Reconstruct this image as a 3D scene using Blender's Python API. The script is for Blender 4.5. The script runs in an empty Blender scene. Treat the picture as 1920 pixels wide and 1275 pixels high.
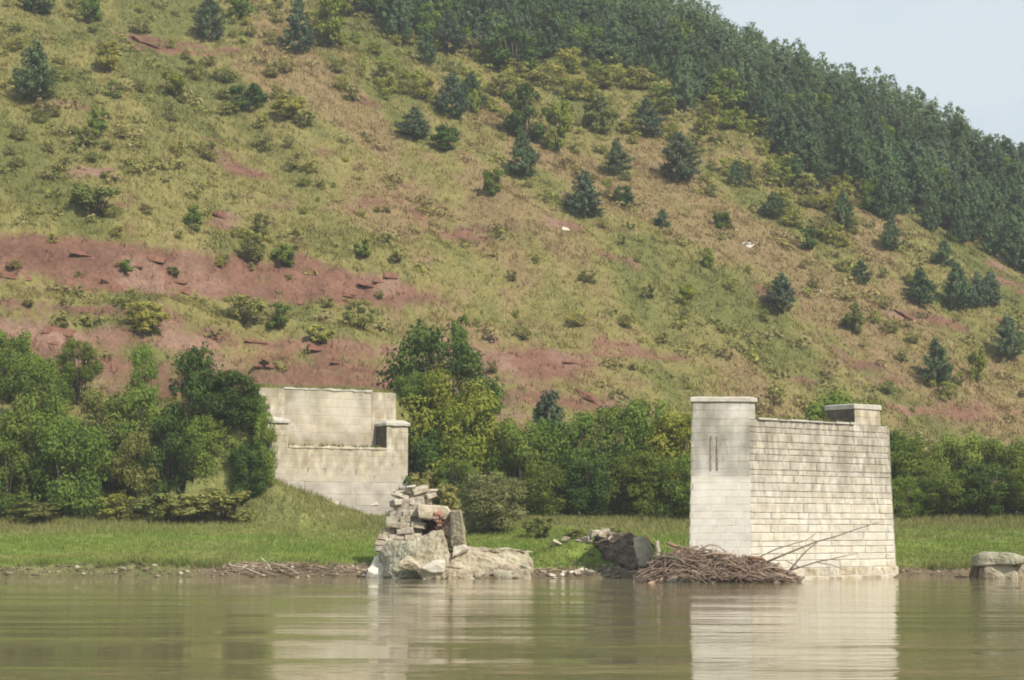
import bpy, bmesh, math, random
import numpy as np
from mathutils import Vector, Matrix

# ------------------------------------------------------------------ camera, sky, sun, exposure
sc = bpy.context.scene
C = sc.collection
F_PX, CX, CY, HORIZON = 3600.0, 960.0, 637.5, 988.0
CAM_Z = 2.5
PITCH = math.atan((HORIZON - CY) / F_PX)
cam_d = bpy.data.cameras.new('camera')
cam = bpy.data.objects.new('camera', cam_d); C.objects.link(cam)
cam_d.sensor_width = 36.0
cam_d.lens = 36.0 * F_PX / 1920.0
cam_d.clip_start = 0.3
cam_d.clip_end = 9000
cam.location = (0, 0, CAM_Z)
cam.rotation_euler = (math.pi / 2 + PITCH, 0, 0)
sc.camera = cam

SUN_AZ, SUN_EL = math.radians(40), math.radians(43)      # azimuth measured to the right of straight behind the camera
sun_dir = Vector((math.sin(SUN_AZ) * math.cos(SUN_EL), -math.cos(SUN_AZ) * math.cos(SUN_EL), math.sin(SUN_EL)))
world = bpy.data.worlds.new('World'); sc.world = world; world.use_nodes = True
wn, wl = world.node_tree.nodes, world.node_tree.links
wn.clear()
wout = wn.new('ShaderNodeOutputWorld'); bg = wn.new('ShaderNodeBackground')
sky = wn.new('ShaderNodeTexSky'); sky.sky_type = 'NISHITA'; sky.sun_disc = False
sky.sun_elevation = SUN_EL
sky.sun_rotation = math.atan2(sun_dir.x, sun_dir.y)
sky.altitude = 300; sky.air_density = 1.2; sky.dust_density = 2.5; sky.ozone_density = 1.0
tc = wn.new('ShaderNodeTexCoord')
cmap = wn.new('ShaderNodeMapping'); cmap.inputs['Scale'].default_value = (1.0, 1.0, 2.2)
cn = wn.new('ShaderNodeTexNoise'); cn.inputs['Scale'].default_value = 4.5; cn.inputs['Detail'].default_value = 5; cn.inputs['Roughness'].default_value = 0.5
cr = wn.new('ShaderNodeMapRange'); cr.inputs['From Min'].default_value = 0.4; cr.inputs['From Max'].default_value = 0.62
cr.inputs['To Min'].default_value = 0.45; cr.inputs['To Max'].default_value = 0.9
veil = wn.new('ShaderNodeMix'); veil.data_type = 'RGBA'
veil.inputs['B'].default_value = (5.35, 6.0, 6.35, 1)          # thin milky cloud veil over the whole sky
wl.new(tc.outputs['Generated'], cmap.inputs['Vector']); wl.new(cmap.outputs['Vector'], cn.inputs['Vector'])
wl.new(cn.outputs['Fac'], cr.inputs['Value']); wl.new(cr.outputs['Result'], veil.inputs['Factor'])
wl.new(sky.outputs['Color'], veil.inputs['A']); wl.new(veil.outputs['Result'], bg.inputs['Color'])
bg.inputs['Strength'].default_value = 0.10
wl.new(bg.outputs['Background'], wout.inputs['Surface'])

sun_l = bpy.data.lights.new('sun', 'SUN'); sun_l.energy = 4.2; sun_l.angle = math.radians(0.6); sun_l.color = (1.0, 0.915, 0.78)
sun_o = bpy.data.objects.new('sun', sun_l); C.objects.link(sun_o)
sun_o.rotation_euler = (-sun_dir).to_track_quat('-Z', 'Y').to_euler()
sun_o.location = (60, -60, 120)

sc.view_settings.view_transform = 'Standard'; sc.view_settings.look = 'None'
sc.view_settings.gamma = 1.0; sc.view_settings.exposure = 0.5; sc.view_settings.use_curve_mapping = False
sc.render.engine = 'CYCLES'
sc.cycles.use_denoising = True
sc.cycles.filter_width = 1.9
sc.cycles.max_bounces = 5; sc.cycles.diffuse_bounces = 2; sc.cycles.glossy_bounces = 2; sc.cycles.transmission_bounces = 2
sc.cycles.volume_bounces = 0
HAZE = 0.00036

# ------------------------------------------------------------------ helpers
CP, SP = math.cos(PITCH), math.sin(PITCH)
def ray(px, py):
    u = CY - py
    return np.array([px - CX, CP * F_PX - SP * u, SP * F_PX + CP * u])
def at(px, py, Y):                    # world point at depth Y seen at a photo pixel
    d = ray(px, py)
    return Vector((d[0] / d[1] * Y, Y, CAM_Z + d[2] / d[1] * Y))
def project(x, y, z):
    z = z - CAM_Z
    d = CP * y + SP * z; u = -SP * y + CP * z
    return CX + F_PX * x / d, CY - F_PX * u / d

def _hash(ix, iy, seed):
    h = (ix.astype(np.int64) * 374761393 + iy.astype(np.int64) * 668265263 + seed * 1442695041) & 0xFFFFFFFF
    h = ((h ^ (h >> 13)) * 1274126177) & 0xFFFFFFFF
    h = (h ^ (h >> 16)) & 0xFFFFFF
    return h / float(0xFFFFFF)
def vnoise(x, y, seed=0):
    ix, iy = np.floor(x), np.floor(y); fx, fy = x - ix, y - iy
    fx = fx * fx * (3 - 2 * fx); fy = fy * fy * (3 - 2 * fy)
    a, b = _hash(ix, iy, seed), _hash(ix + 1, iy, seed); c, d = _hash(ix, iy + 1, seed), _hash(ix + 1, iy + 1, seed)
    return (a * (1 - fx) + b * fx) * (1 - fy) + (c * (1 - fx) + d * fx) * fy
def fbm(x, y, seed=0, oct=4, gain=0.5):
    s = np.zeros_like(x, dtype=float); amp = 1.0; tot = 0
    for o in range(oct):
        s += amp * vnoise(x * 2 ** o + 17.3 * o, y * 2 ** o - 9.1 * o, seed + o); tot += amp; amp *= gain
    return s / tot
def sstep(a, b, x):
    t = np.clip((x - a) / (b - a), 0, 1); return t * t * (3 - 2 * t)
def smin(a, b, k):
    h = np.clip(0.5 + 0.5 * (b - a) / k, 0, 1); return b * (1 - h) + a * h - k * h * (1 - h)
def smax(a, b, k): return -smin(-a, -b, k)

def new_mesh(name, verts, faces, smooth=False, color=None, tint=None):
    """verts (N,3); faces (M,k) int array with constant k, or a list of lists"""
    me = bpy.data.meshes.new(name)
    verts = np.asarray(verts, dtype=np.float32)
    if isinstance(faces, np.ndarray):
        m, k = faces.shape
        me.vertices.add(len(verts)); me.vertices.foreach_set('co', verts.ravel())
        me.loops.add(m * k); me.loops.foreach_set('vertex_index', faces.astype(np.int32).ravel())
        me.polygons.add(m); me.polygons.foreach_set('loop_start', np.arange(0, m * k, k, dtype=np.int32))
        try: me.polygons.foreach_set('loop_total', np.full(m, k, dtype=np.int32))
        except Exception: pass
    else:
        me.from_pydata([tuple(v) for v in verts], [], faces)
    if smooth: me.polygons.foreach_set('use_smooth', np.ones(len(me.polygons), dtype=bool))
    if color is not None:
        ca = me.attributes.new('Col', 'FLOAT_COLOR', 'POINT')
        c4 = np.ones((len(verts), 4), dtype=np.float32); c4[:, :3] = color
        ca.data.foreach_set('color', c4.ravel())
    if tint is not None:
        ta = me.attributes.new('tint', 'FLOAT', 'POINT'); ta.data.foreach_set('value', np.asarray(tint, dtype=np.float32))
    me.update(); me.validate()
    return me
def link(name, me, mat=None, parent=None, loc=None):
    o = bpy.data.objects.new(name, me); C.objects.link(o)
    if mat is not None and len(me.materials) == 0: me.materials.append(mat)
    if parent is not None: o.parent = parent
    if loc is not None: o.location = loc
    return o
def tag(o, label, cat, group=None):
    o['label'] = label; o['category'] = cat
    if group: o['group'] = group
    return o
def empty(name, loc, label, cat, group=None, rz=0.0, scale=None):
    o = bpy.data.objects.new(name, None); C.objects.link(o); o.location = loc; o.rotation_euler = (0, 0, rz)
    o.empty_display_size = 0.3
    if scale is not None: o.scale = scale
    return tag(o, label, cat, group)

# ------------------------------------------------------------------ materials
def nodes(mat):
    mat.use_nodes = True; n = mat.node_tree.nodes; n.clear(); return n, mat.node_tree.links
def ramp_node(n, stops):
    r = n.new('ShaderNodeValToRGB'); e = r.color_ramp.elements
    while len(e) < len(stops): e.new(0.5)
    for k, (p, c) in zip(e, stops): k.position = p; k.color = (*c, 1)
    return r
def leaf_mat(name, c0, c1, c2, trans=0.25, objvar=0.35):
    m = bpy.data.materials.new(name); n, l = nodes(m)
    at_ = n.new('ShaderNodeAttribute'); at_.attribute_name = 'tint'
    r = ramp_node(n, [(0.0, c0), (0.5, c1), (1.0, c2)])
    oi = n.new('ShaderNodeObjectInfo'); hs = n.new('ShaderNodeHueSaturation')
    mr = n.new('ShaderNodeMapRange'); mr.inputs['To Min'].default_value = 1 - objvar; mr.inputs['To Max'].default_value = 1 + objvar
    mh = n.new('ShaderNodeMapRange'); mh.inputs['To Min'].default_value = 0.485; mh.inputs['To Max'].default_value = 0.512
    mu = n.new('ShaderNodeMath'); mu.operation = 'MULTIPLY'; mu.inputs[1].default_value = 7.13
    fr = n.new('ShaderNodeMath'); fr.operation = 'FRACT'
    d = n.new('ShaderNodeBsdfDiffuse'); t = n.new('ShaderNodeBsdfTranslucent'); mx = n.new('ShaderNodeMixShader'); mx.inputs[0].default_value = trans
    o = n.new('ShaderNodeOutputMaterial')
    l.new(at_.outputs['Fac'], r.inputs['Fac']); l.new(r.outputs['Color'], hs.inputs['Color'])
    l.new(oi.outputs['Random'], mr.inputs['Value']); l.new(mr.outputs['Result'], hs.inputs['Value'])
    l.new(oi.outputs['Random'], mu.inputs[0]); l.new(mu.outputs[0], fr.inputs[0]); l.new(fr.outputs[0], mh.inputs['Value']); l.new(mh.outputs['Result'], hs.inputs['Hue'])
    l.new(hs.outputs['Color'], d.inputs['Color']); l.new(hs.outputs['Color'], t.inputs['Color'])
    l.new(d.outputs[0], mx.inputs[1]); l.new(t.outputs[0], mx.inputs[2]); l.new(mx.outputs[0], o.inputs['Surface'])
    return m
def rough_mat(name, stops, scale=3.0, bump=0.3, bscale=20.0, rough=0.9, objvar=0.0, stain=None, bdist=0.05):
    """noise-coloured solid; stain = (colour, z0, z1, strength) weathering that gathers between two heights"""
    m = bpy.data.materials.new(name); n, l = nodes(m)
    ge = n.new('ShaderNodeNewGeometry')
    nz = n.new('ShaderNodeTexNoise'); nz.inputs['Scale'].default_value = scale; nz.inputs['Detail'].default_value = 6; nz.inputs['Roughness'].default_value = 0.6
    l.new(ge.outputs['Position'], nz.inputs['Vector'])
    r = ramp_node(n, stops); l.new(nz.outputs['Fac'], r.inputs['Fac'])
    col = r.outputs['Color']
    if objvar:
        oi = n.new('ShaderNodeObjectInfo'); hs = n.new('ShaderNodeHueSaturation')
        mr = n.new('ShaderNodeMapRange'); mr.inputs['To Min'].default_value = 1 - objvar; mr.inputs['To Max'].default_value = 1 + objvar * 0.6
        l.new(oi.outputs['Random'], mr.inputs['Value']); l.new(mr.outputs['Result'], hs.inputs['Value'])
        mu = n.new('ShaderNodeMath'); mu.operation = 'MULTIPLY'; mu.inputs[1].default_value = 13.7; fr = n.new('ShaderNodeMath'); fr.operation = 'FRACT'
        ms = n.new('ShaderNodeMapRange'); ms.inputs['To Min'].default_value = 0.75; ms.inputs['To Max'].default_value = 1.15
        l.new(oi.outputs['Random'], mu.inputs[0]); l.new(mu.outputs[0], fr.inputs[0]); l.new(fr.outputs[0], ms.inputs['Value']); l.new(ms.outputs['Result'], hs.inputs['Saturation'])
        l.new(col, hs.inputs['Color']); col = hs.outputs['Color']
    for st in (stain or []):
        sc_col, z0, z1, stren, nsc = st
        sx = n.new('ShaderNodeSeparateXYZ'); l.new(ge.outputs['Position'], sx.inputs[0])
        mp = n.new('ShaderNodeMapRange'); mp.inputs['From Min'].default_value = z0; mp.inputs['From Max'].default_value = z1
        l.new(sx.outputs['Z'], mp.inputs['Value'])
        n2 = n.new('ShaderNodeTexNoise'); n2.inputs['Scale'].default_value = nsc; n2.inputs['Detail'].default_value = 5
        mpp = n.new('ShaderNodeMapping'); mpp.inputs['Scale'].default_value = (1, 1, 0.45); l.new(ge.outputs['Position'], mpp.inputs['Vector']); l.new(mpp.outputs[0], n2.inputs['Vector'])
        m2 = n.new('ShaderNodeMapRange'); m2.inputs['From Min'].default_value = 0.36; m2.inputs['From Max'].default_value = 0.62; l.new(n2.outputs['Fac'], m2.inputs['Value'])
        mm = n.new('ShaderNodeMath'); mm.operation = 'MULTIPLY'; l.new(mp.outputs['Result'], mm.inputs[0]); l.new(m2.outputs['Result'], mm.inputs[1])
        ma = n.new('ShaderNodeMath'); ma.operation = 'MULTIPLY'; ma.inputs[1].default_value = stren; l.new(mm.outputs[0], ma.inputs[0])
        mxn = n.new('ShaderNodeMix'); mxn.data_type = 'RGBA'; mxn.inputs['B'].default_value = (*sc_col, 1)
        l.new(ma.outputs[0], mxn.inputs['Factor']); l.new(col, mxn.inputs['A']); col = mxn.outputs['Result']
    b = n.new('ShaderNodeBsdfPrincipled'); b.inputs['Roughness'].default_value = rough; b.inputs['Specular IOR Level'].default_value = 0.2
    l.new(col, b.inputs['Base Color'])
    if bump:
        nb = n.new('ShaderNodeTexNoise'); nb.inputs['Scale'].default_value = bscale; nb.inputs['Detail'].default_value = 5; l.new(ge.outputs['Position'], nb.inputs['Vector'])
        bp = n.new('ShaderNodeBump'); bp.inputs['Strength'].default_value = bump; bp.inputs['Distance'].default_value = bdist
        l.new(nb.outputs['Fac'], bp.inputs['Height']); l.new(bp.outputs['Normal'], b.inputs['Normal'])
    o = n.new('ShaderNodeOutputMaterial'); l.new(b.outputs[0], o.inputs['Surface'])
    return m
def vcol_mat(name, trans=0.0, noise=0.0, bump=0.0):
    m = bpy.data.materials.new(name); n, l = nodes(m)
    a = n.new('ShaderNodeVertexColor'); a.layer_name = 'Col'; col = a.outputs['Color']
    ge = n.new('ShaderNodeNewGeometry')
    if noise:
        for scl, lo, hi in ((2.6, 1 - noise, 1 + noise), (0.7, 1 - noise * 0.5, 1 + noise * 0.5)):
            nz = n.new('ShaderNodeTexNoise'); nz.inputs['Scale'].default_value = scl; nz.inputs['Detail'].default_value = 7; nz.inputs['Roughness'].default_value = 0.65
            l.new(ge.outputs['Position'], nz.inputs['Vector'])
            mr = n.new('ShaderNodeMapRange'); mr.inputs['From Min'].default_value = 0.3; mr.inputs['From Max'].default_value = 0.7
            mr.inputs['To Min'].default_value = lo; mr.inputs['To Max'].default_value = hi; l.new(nz.outputs['Fac'], mr.inputs['Value'])
            hs = n.new('ShaderNodeHueSaturation'); l.new(col, hs.inputs['Color']); l.new(mr.outputs['Result'], hs.inputs['Value']); col = hs.outputs['Color']
    d = n.new('ShaderNodeBsdfDiffuse'); l.new(col, d.inputs['Color']); sh = d.outputs[0]
    if bump:
        nb = n.new('ShaderNodeTexNoise'); nb.inputs['Scale'].default_value = 3.0; nb.inputs['Detail'].default_value = 6; l.new(ge.outputs['Position'], nb.inputs['Vector'])
        bp = n.new('ShaderNodeBump'); bp.inputs['Strength'].default_value = bump; bp.inputs['Distance'].default_value = 0.3
        l.new(nb.outputs['Fac'], bp.inputs['Height']); l.new(bp.outputs['Normal'], d.inputs['Normal'])
    if trans:
        t = n.new('ShaderNodeBsdfTranslucent'); l.new(col, t.inputs['Color']); mx = n.new('ShaderNodeMixShader'); mx.inputs[0].default_value = trans
        l.new(sh, mx.inputs[1]); l.new(t.outputs[0], mx.inputs[2]); sh = mx.outputs[0]
    o = n.new('ShaderNodeOutputMaterial'); l.new(sh, o.inputs['Surface'])
    return m

M = {}
M['ground'] = vcol_mat('ground', noise=0.28, bump=0.6)
M['blades'] = vcol_mat('grass_blades', trans=0.25)
M['stone'] = rough_mat('pier_stone', [(0.25, (0.47, 0.43, 0.345)), (0.5, (0.57, 0.535, 0.45)), (0.75, (0.65, 0.62, 0.54))], 2.2, 0.35, 14, objvar=0.10,
                       stain=[((0.29, 0.265, 0.215), 3.6, 5.4, 0.85, 0.7), ((0.20, 0.175, 0.14), 1.0, 6.0, 0.7, 3.4), ((0.24, 0.20, 0.14), 0.9, 0.2, 0.6, 2.0)])
M['ashlar'] = rough_mat('pier_ashlar', [(0.25, (0.50, 0.48, 0.43)), (0.5, (0.58, 0.56, 0.50)), (0.75, (0.66, 0.64, 0.58))], 1.6, 0.25, 18, objvar=0.05,
                        stain=[((0.30, 0.29, 0.25), 4.7, 5.0, 0.95, 0.5), ((0.20, 0.19, 0.16), 4.5, 6.0, 0.7, 2.0)])
M['darkstone'] = rough_mat('dark_stone', [(0.3, (0.05, 0.045, 0.035)), (0.7, (0.13, 0.115, 0.085))], 3, 0.4, 15, objvar=.2)  # darker tone for the inner face of each right end block
M['mortar'] = rough_mat('mortar', [(0.3, (0.42, 0.39, 0.32)), (0.7, (0.55, 0.515, 0.435))], 4, 0.3, 20)
M['capstone'] = rough_mat('cap_stone', [(0.3, (0.36, 0.34, 0.29)), (0.7, (0.50, 0.48, 0.42))], 3, 0.4, 15)
M['abut'] = rough_mat('abutment_plaster', [(0.3, (0.38, 0.335, 0.25)), (0.5, (0.50, 0.45, 0.35)), (0.7, (0.60, 0.56, 0.46))], 1.5, 0.3, 14, objvar=0.05, stain=[((0.28, 0.235, 0.16), 5.0, 6.4, 0.8, 2.6), ((0.38, 0.35, 0.295), 7.6, 5.4, 0.8, .9), ((0.22, 0.195, 0.14), 9.8, 11.3, .8, 1.5)])
M['abutback'] = rough_mat('abutment_wall', [(0.3, (0.26, 0.225, 0.165)), (0.5, (0.37, 0.33, 0.255)), (0.7, (0.49, 0.45, 0.365))], 1.1, 0.3, 14, objvar=0.05,
                          stain=[((0.20, 0.17, 0.105), 8.6, 7.5, 0.9, 1.2), ((0.20, 0.18, 0.125), 9.6, 11.3, 0.85, 1.5), ((0.58, 0.54, 0.45), 8.0, 9.5, 0.5, 0.6)])
M['abutlow'] = rough_mat('abutment_concrete', [(0.3, (0.30, 0.275, 0.235)), (0.5, (0.40, 0.37, 0.32)), (0.7, (0.50, 0.465, 0.405))], 0.9, 0.3, 10, stain=[((0.24, 0.22, 0.19), 4.4, 3.4, .8, .7)])
M['concrete'] = rough_mat('broken_concrete', [(0.32, (0.20, 0.165, 0.11)), (0.46, (0.40, 0.35, 0.255)), (0.68, (0.54, 0.49, 0.375))], 1.5, 1.0, 6, bdist=0.16,
                          stain=[((0.15, 0.115, 0.075), 0.7, 0.05, 0.85, 1.6), ((0.22, 0.20, 0.11), .4, 1.6, .55, 1.1)])
M['concreteg'] = rough_mat('lichen_concrete', [(0.32, (0.15, 0.145, 0.10)), (0.48, (0.30, 0.285, 0.205)), (0.68, (0.44, 0.41, 0.315))], 1.4, 1.0, 6, bdist=0.12,
                           stain=[((0.16, 0.13, 0.09), 0.55, 0.05, 0.7, 2.0)])
M['pale'] = rough_mat('pale_stone', [(0.3, (0.46, 0.42, 0.35)), (0.7, (0.62, 0.58, 0.50))], 3, 0.5, 12)
M['rubble'] = rough_mat('rubble_stone', [(0.3, (0.26, 0.22, 0.16)), (0.5, (0.42, 0.365, 0.275)), (0.72, (0.58, 0.53, 0.43))], 3.5, 0.8, 10, objvar=0.25)
M['brick'] = rough_mat('brick', [(0.3, (0.30, 0.13, 0.08)), (0.7, (0.45, 0.25, 0.16))], 6, 0.4, 20, objvar=0.25)
M['redrock'] = rough_mat('red_rock', [(0.3, (0.13, 0.062, 0.042)), (0.7, (0.20, 0.10, 0.068))], 2, 0.9, 6)
M['earth'] = rough_mat('shaded_earth', [(0.35, (0.05, 0.04, 0.03)), (0.65, (0.19, 0.145, 0.10))], 2.5, 1.0, 6, bdist=.15)  # earth tone darkened to stand for the shade of the bank hollow
M['rust'] = rough_mat('rusty_iron', [(0.35, (0.19, 0.155, 0.12)), (0.65, (0.34, 0.29, 0.235))], 5, 0.3, 30)
M['wood'] = rough_mat('driftwood', [(0.25, (0.17, 0.105, 0.07)), (0.5, (0.29, 0.195, 0.135)), (0.8, (0.42, 0.32, 0.24))], 2.4, 0.3, 30, objvar=0.25)
M['greywood'] = rough_mat('grey_driftwood', [(0.3, (0.13, 0.11, 0.085)), (0.7, (0.22, 0.19, 0.15))], 5, 0.3, 30)
M['palewood'] = rough_mat('pale_driftwood', [(0.3, (0.30, 0.26, 0.20)), (0.7, (0.42, 0.38, 0.30))], 5, 0.3, 30)
M['bark'] = rough_mat('bark', [(0.3, (0.06, 0.048, 0.036)), (0.7, (0.13, 0.105, 0.08))], 6, 0.5, 25)
M['pine'] = leaf_mat('pine_needles', (0.068, 0.118, 0.056), (0.105, 0.165, 0.078), (0.155, 0.215, 0.100), 0.25, 0.25)
M['pineblue'] = leaf_mat('blue_pine_needles', (0.072, 0.116, 0.070), (0.108, 0.158, 0.094), (0.155, 0.20, 0.116), 0.25, 0.18)
M['dark'] = leaf_mat('dark_leaves', (0.048, 0.095, 0.024), (0.080, 0.140, 0.034), (0.125, 0.190, 0.048), 0.3, 0.15)
M['green'] = leaf_mat('green_leaves', (0.090, 0.150, 0.030), (0.150, 0.220, 0.044), (0.225, 0.285, 0.062), 0.34, 0.2)
M['yellow'] = leaf_mat('yellow_green_leaves', (0.165, 0.215, 0.034), (0.25, 0.295, 0.048), (0.34, 0.36, 0.074), 0.36, 0.14)
M['olive'] = leaf_mat('olive_leaves', (0.135, 0.165, 0.045), (0.205, 0.225, 0.065), (0.28, 0.28, 0.095), 0.34, 0.16)
M['dry'] = leaf_mat('dry_scrub', (0.20, 0.195, 0.065), (0.27, 0.255, 0.09), (0.34, 0.31, 0.12), 0.34, 0.16)
M['willow'] = leaf_mat('grey_green_leaves', (0.14, 0.165, 0.062), (0.195, 0.22, 0.082), (0.26, 0.245, 0.115), 0.34, 0.12)
M['lime'] = leaf_mat('lime_scrub_leaves', (0.27, 0.29, 0.06), (0.36, 0.365, 0.085), (0.46, 0.43, 0.12), 0.42, 0.14)
M['sage'] = leaf_mat('sage_scrub_leaves', (0.23, 0.245, 0.075), (0.32, 0.315, 0.105), (0.40, 0.37, 0.14), 0.42, 0.16)
M['herbs'] = vcol_mat('herb_leaves', trans=0.25)

# ------------------------------------------------------------------ terrain
S_, K_, Y0_ = 0.58, 0.55, 145.0
def eff_x(x): return smax(x, np.full_like(x, -62.0), 16.0)
def front_plane(x, y): return 3.0 + S_ * (y - Y0_ - K_ * eff_x(x))
def crest_point(px, py):
    d = ray(px, py); a, b = d[0] / d[1], d[2] / d[1]
    Y = (S_ * Y0_ - 0.5) / (S_ * (1 - K_ * a) - b)
    return np.array([a * Y, Y, 2.5 + b * Y])
_P1, _P2 = crest_point(1300, 45), crest_point(1920, 318)
_dv = _P2 - _P1; GY = 0.06; GX = (_dv[2] - GY * _dv[1]) / _dv[0]
# abutment frame
AB_A = math.radians(32); AT = np.array([math.cos(AB_A), math.sin(AB_A)]); AN = np.array([math.sin(AB_A), -math.cos(AB_A)])
AB0 = np.array([-15.33, 119.5]); AB_W = 10.1
def shore(x): return 97.2 + 1.2 * (fbm(x * 0.12, x * 0 + 3.3, 5, 3) - 0.5) - 2.2 * np.exp(-((x - 1.8) / 5.0) ** 2) + 0.4 * sstep(-15, -25, x)
LEV_IN = np.array([-50, 13.2, 14.0, 18.6, 22.0, 23.0, 27.2, 33, 400.0])
LEV_OUT = np.array([-50, 12.4, 13.4, 19.4, 21.2, 22.4, 28.2, 33, 400.0])
def fall_noise(x, y, fa, fc, seed, oct=4):
    """noise drawn out down the slope, with a little wander"""
    wv = (fbm(x * .05, y * .05, seed + 50, 2) - .5) * 10
    a, c_ = x * .51 - y * .86, x * .86 + y * .51 + wv
    return fbm(c_ * fc, a * fa, seed, oct, .6)
def terrain(x, y):
    x = np.asarray(x, dtype=float); y = np.asarray(y, dtype=float)
    s = shore(x); d = y - s
    bank = -1.6 + 2.0 * sstep(-3.5, 0.6, d) + np.clip(d - 0.8, 0, 21) * 0.122 + 0.10 * (fbm(x * 0.5, y * 0.5, 11, 3) - 0.5) * sstep(0, 2, d)
    bank = bank + 0.35 * np.exp(-((d - 0.8) / 0.8) ** 2) * fbm(x * 0.9, y * 0.3, 21, 2) * sstep(-2, -14, x)
    # rough little mound left by the ruined pier
    bank = bank + 1.05 * np.exp(-((x - 3.4) / 2.0) ** 2 - ((y - 99.3) / 1.7) ** 2)
    h = front_plane(x, y)
    wob = (fbm(x * 0.045, y * 0.045, 31, 4) - 0.5) * 5.0
    cliff = sstep(14, -6, x)
    hh = h + wob * 0.55
    band = np.maximum(sstep(12.5, 14, hh) * sstep(20, 18.5, hh), sstep(21.5, 23, hh) * sstep(29, 27, hh)) * cliff
    led = ((fbm(x * 0.30, hh * 0.75, 46, 4, .6) - .5) * 2.6 + (fbm(x * 0.9, hh * 1.6, 47, 3) - .5) * 1.3) * band
    h = led + h * (1 - cliff) + (np.interp(hh, LEV_IN, LEV_OUT) + (h - hh) * 0.4) * cliff
    # ribs and gullies running down the fall line
    fu = (x * 0.85 + y * 0.5); fv = (x * -0.5 + y * 0.85)
    h = h + (fbm(fu * 0.05 + 0.6 * fbm(x * .03, y * .03, 71, 2), fv * 0.012, 41, 4) - 0.5) * 6.0 * sstep(8, 30, h)
    h = h + ((fall_noise(x, y, .035, .28, 45, 3) - .5) * 1.7 + (fbm(x * 0.16, y * 0.16, 51, 4) - 0.5) * 1.4) * sstep(5, 11, h)
    ridge = _P1[2] + GX * (x - _P1[0]) + GY * (y - _P1[1]) + (fbm(x * 0.05, y * 0.05, 61, 3) - 0.5) * 3
    h = smin(h, ridge, 5.0)
    h = smin(h, np.full_like(h, 150.0) + 20 * (fbm(x * .01, y * .01, 63, 3) - .5), 20.0)
    z = smax(bank, h, 1.5)
    # bench and slope left of the abutment
    lb = np.minimum(11.0, 3.0 + (y - 123.5) * 0.80) + (fbm(x * 0.25, y * 0.25, 81, 3) - 0.5) * 0.9
    lb = np.where(y > 122, lb, -5) - 9.0 * sstep(-17.5, -13.0, x) * sstep(133, 124, y) - 14 * sstep(-12, -6, x)
    z = np.maximum(z, np.where(x < -4, lb, -5))
    # fill behind the abutment and its front cone
    rx, ry = x - AB0[0], y - AB0[1]
    u = rx * AT[0] + ry * AT[1]; v = rx * AN[0] + ry * AN[1]
    sdl = np.maximum(-(u - 0.1), 0); sdr = np.maximum(u - AB_W + 0.1, 0)
    e_back = 11.28 - sdl / 0.55 - sdr / 0.9
    e_side = 11.05 - 3.2 * np.clip(v + 1.7, 0, 1.7) - sdl / 0.9 - np.maximum(v, 0) * 0.45 - np.where(u > 5, 3.0 + sdr / 0.5, 0)
    e_front = 5.55 - np.maximum(u, 0) * 0.31 - np.maximum(v, 0) * 0.42 - sdl / 0.9
    inside = (u > 0.1) & (u < AB_W - 0.1)
    e = np.where(v < -1.75, e_back, np.where(inside, np.where(v > -0.6, e_front, 4.0), e_side))
    e = np.where((v < -45) | (v > 14), -5, e)
    e = e + (fbm(x * 0.4, y * 0.4, 91, 3) - 0.5) * 0.35 * (e > 3)
    z = np.maximum(z, e)
    # near bank behind the camera
    z = np.maximum(z, np.where(y < -4, -1.6 + 3.0 * sstep(-4, -14, y) + 0.02 * np.minimum(np.maximum(-14 - y, 0), 400), -5))
    return z

def raycast(px, py, y0=98.0, y1=420.0, step=0.2):
    Y = np.arange(y0, y1, step); d = ray(px, py)
    X = d[0] / d[1] * Y; Z = CAM_Z + d[2] / d[1] * Y
    hit = np.nonzero(terrain(X, Y) >= Z)[0]
    if len(hit) == 0: return None
    i = hit[0]; return float(X[i]), float(Y[i]), float(terrain(X[i:i + 1], Y[i:i + 1])[0])
def ground_z(x, y): return float(terrain(np.array([x]), np.array([y]))[0])

# bare red soil: patches found on the slope (photo pixel of the middle, half sizes in photo pixels)
RED = [(1020, 715, 110, 40, .6), (40, 470, 100, 30, .7), (285, 85, 75, 16, .7), (385, 105, 42, 26, .7), (410, 415, 30, 30, .85), (140, 322, 60, 18, .5),
       (610, 390, 70, 18, .5), (900, 440, 100, 26, .55), (665, 205, 40, 20, .45), (340, 178, 46, 18, .5), (1400, 466, 40, 14, .5), (1690, 590, 110, 22, .5),
       (1650, 695, 100, 20, .5), (1800, 775, 180, 26, .6), (1880, 805, 70, 30, .6), (1100, 600, 70, 20, .4), (1180, 660, 80, 26, .42), (130, 190, 60, 20, .4),
       (1450, 720, 120, 24, .4), (1250, 690, 90, 24, .4), (230, 240, 60, 16, .4), (1480, 330, 40, 12, .3)]
RED_W = []
for (px, py, rx, ry, stn) in RED:
    hpt = raycast(px, py)
    if hpt:
        k = hpt[1] / F_PX; RED_W.append((hpt[0], hpt[1], rx * k, ry * k / (0.42 if px > 760 or py < 440 else 0.75), stn))
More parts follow.
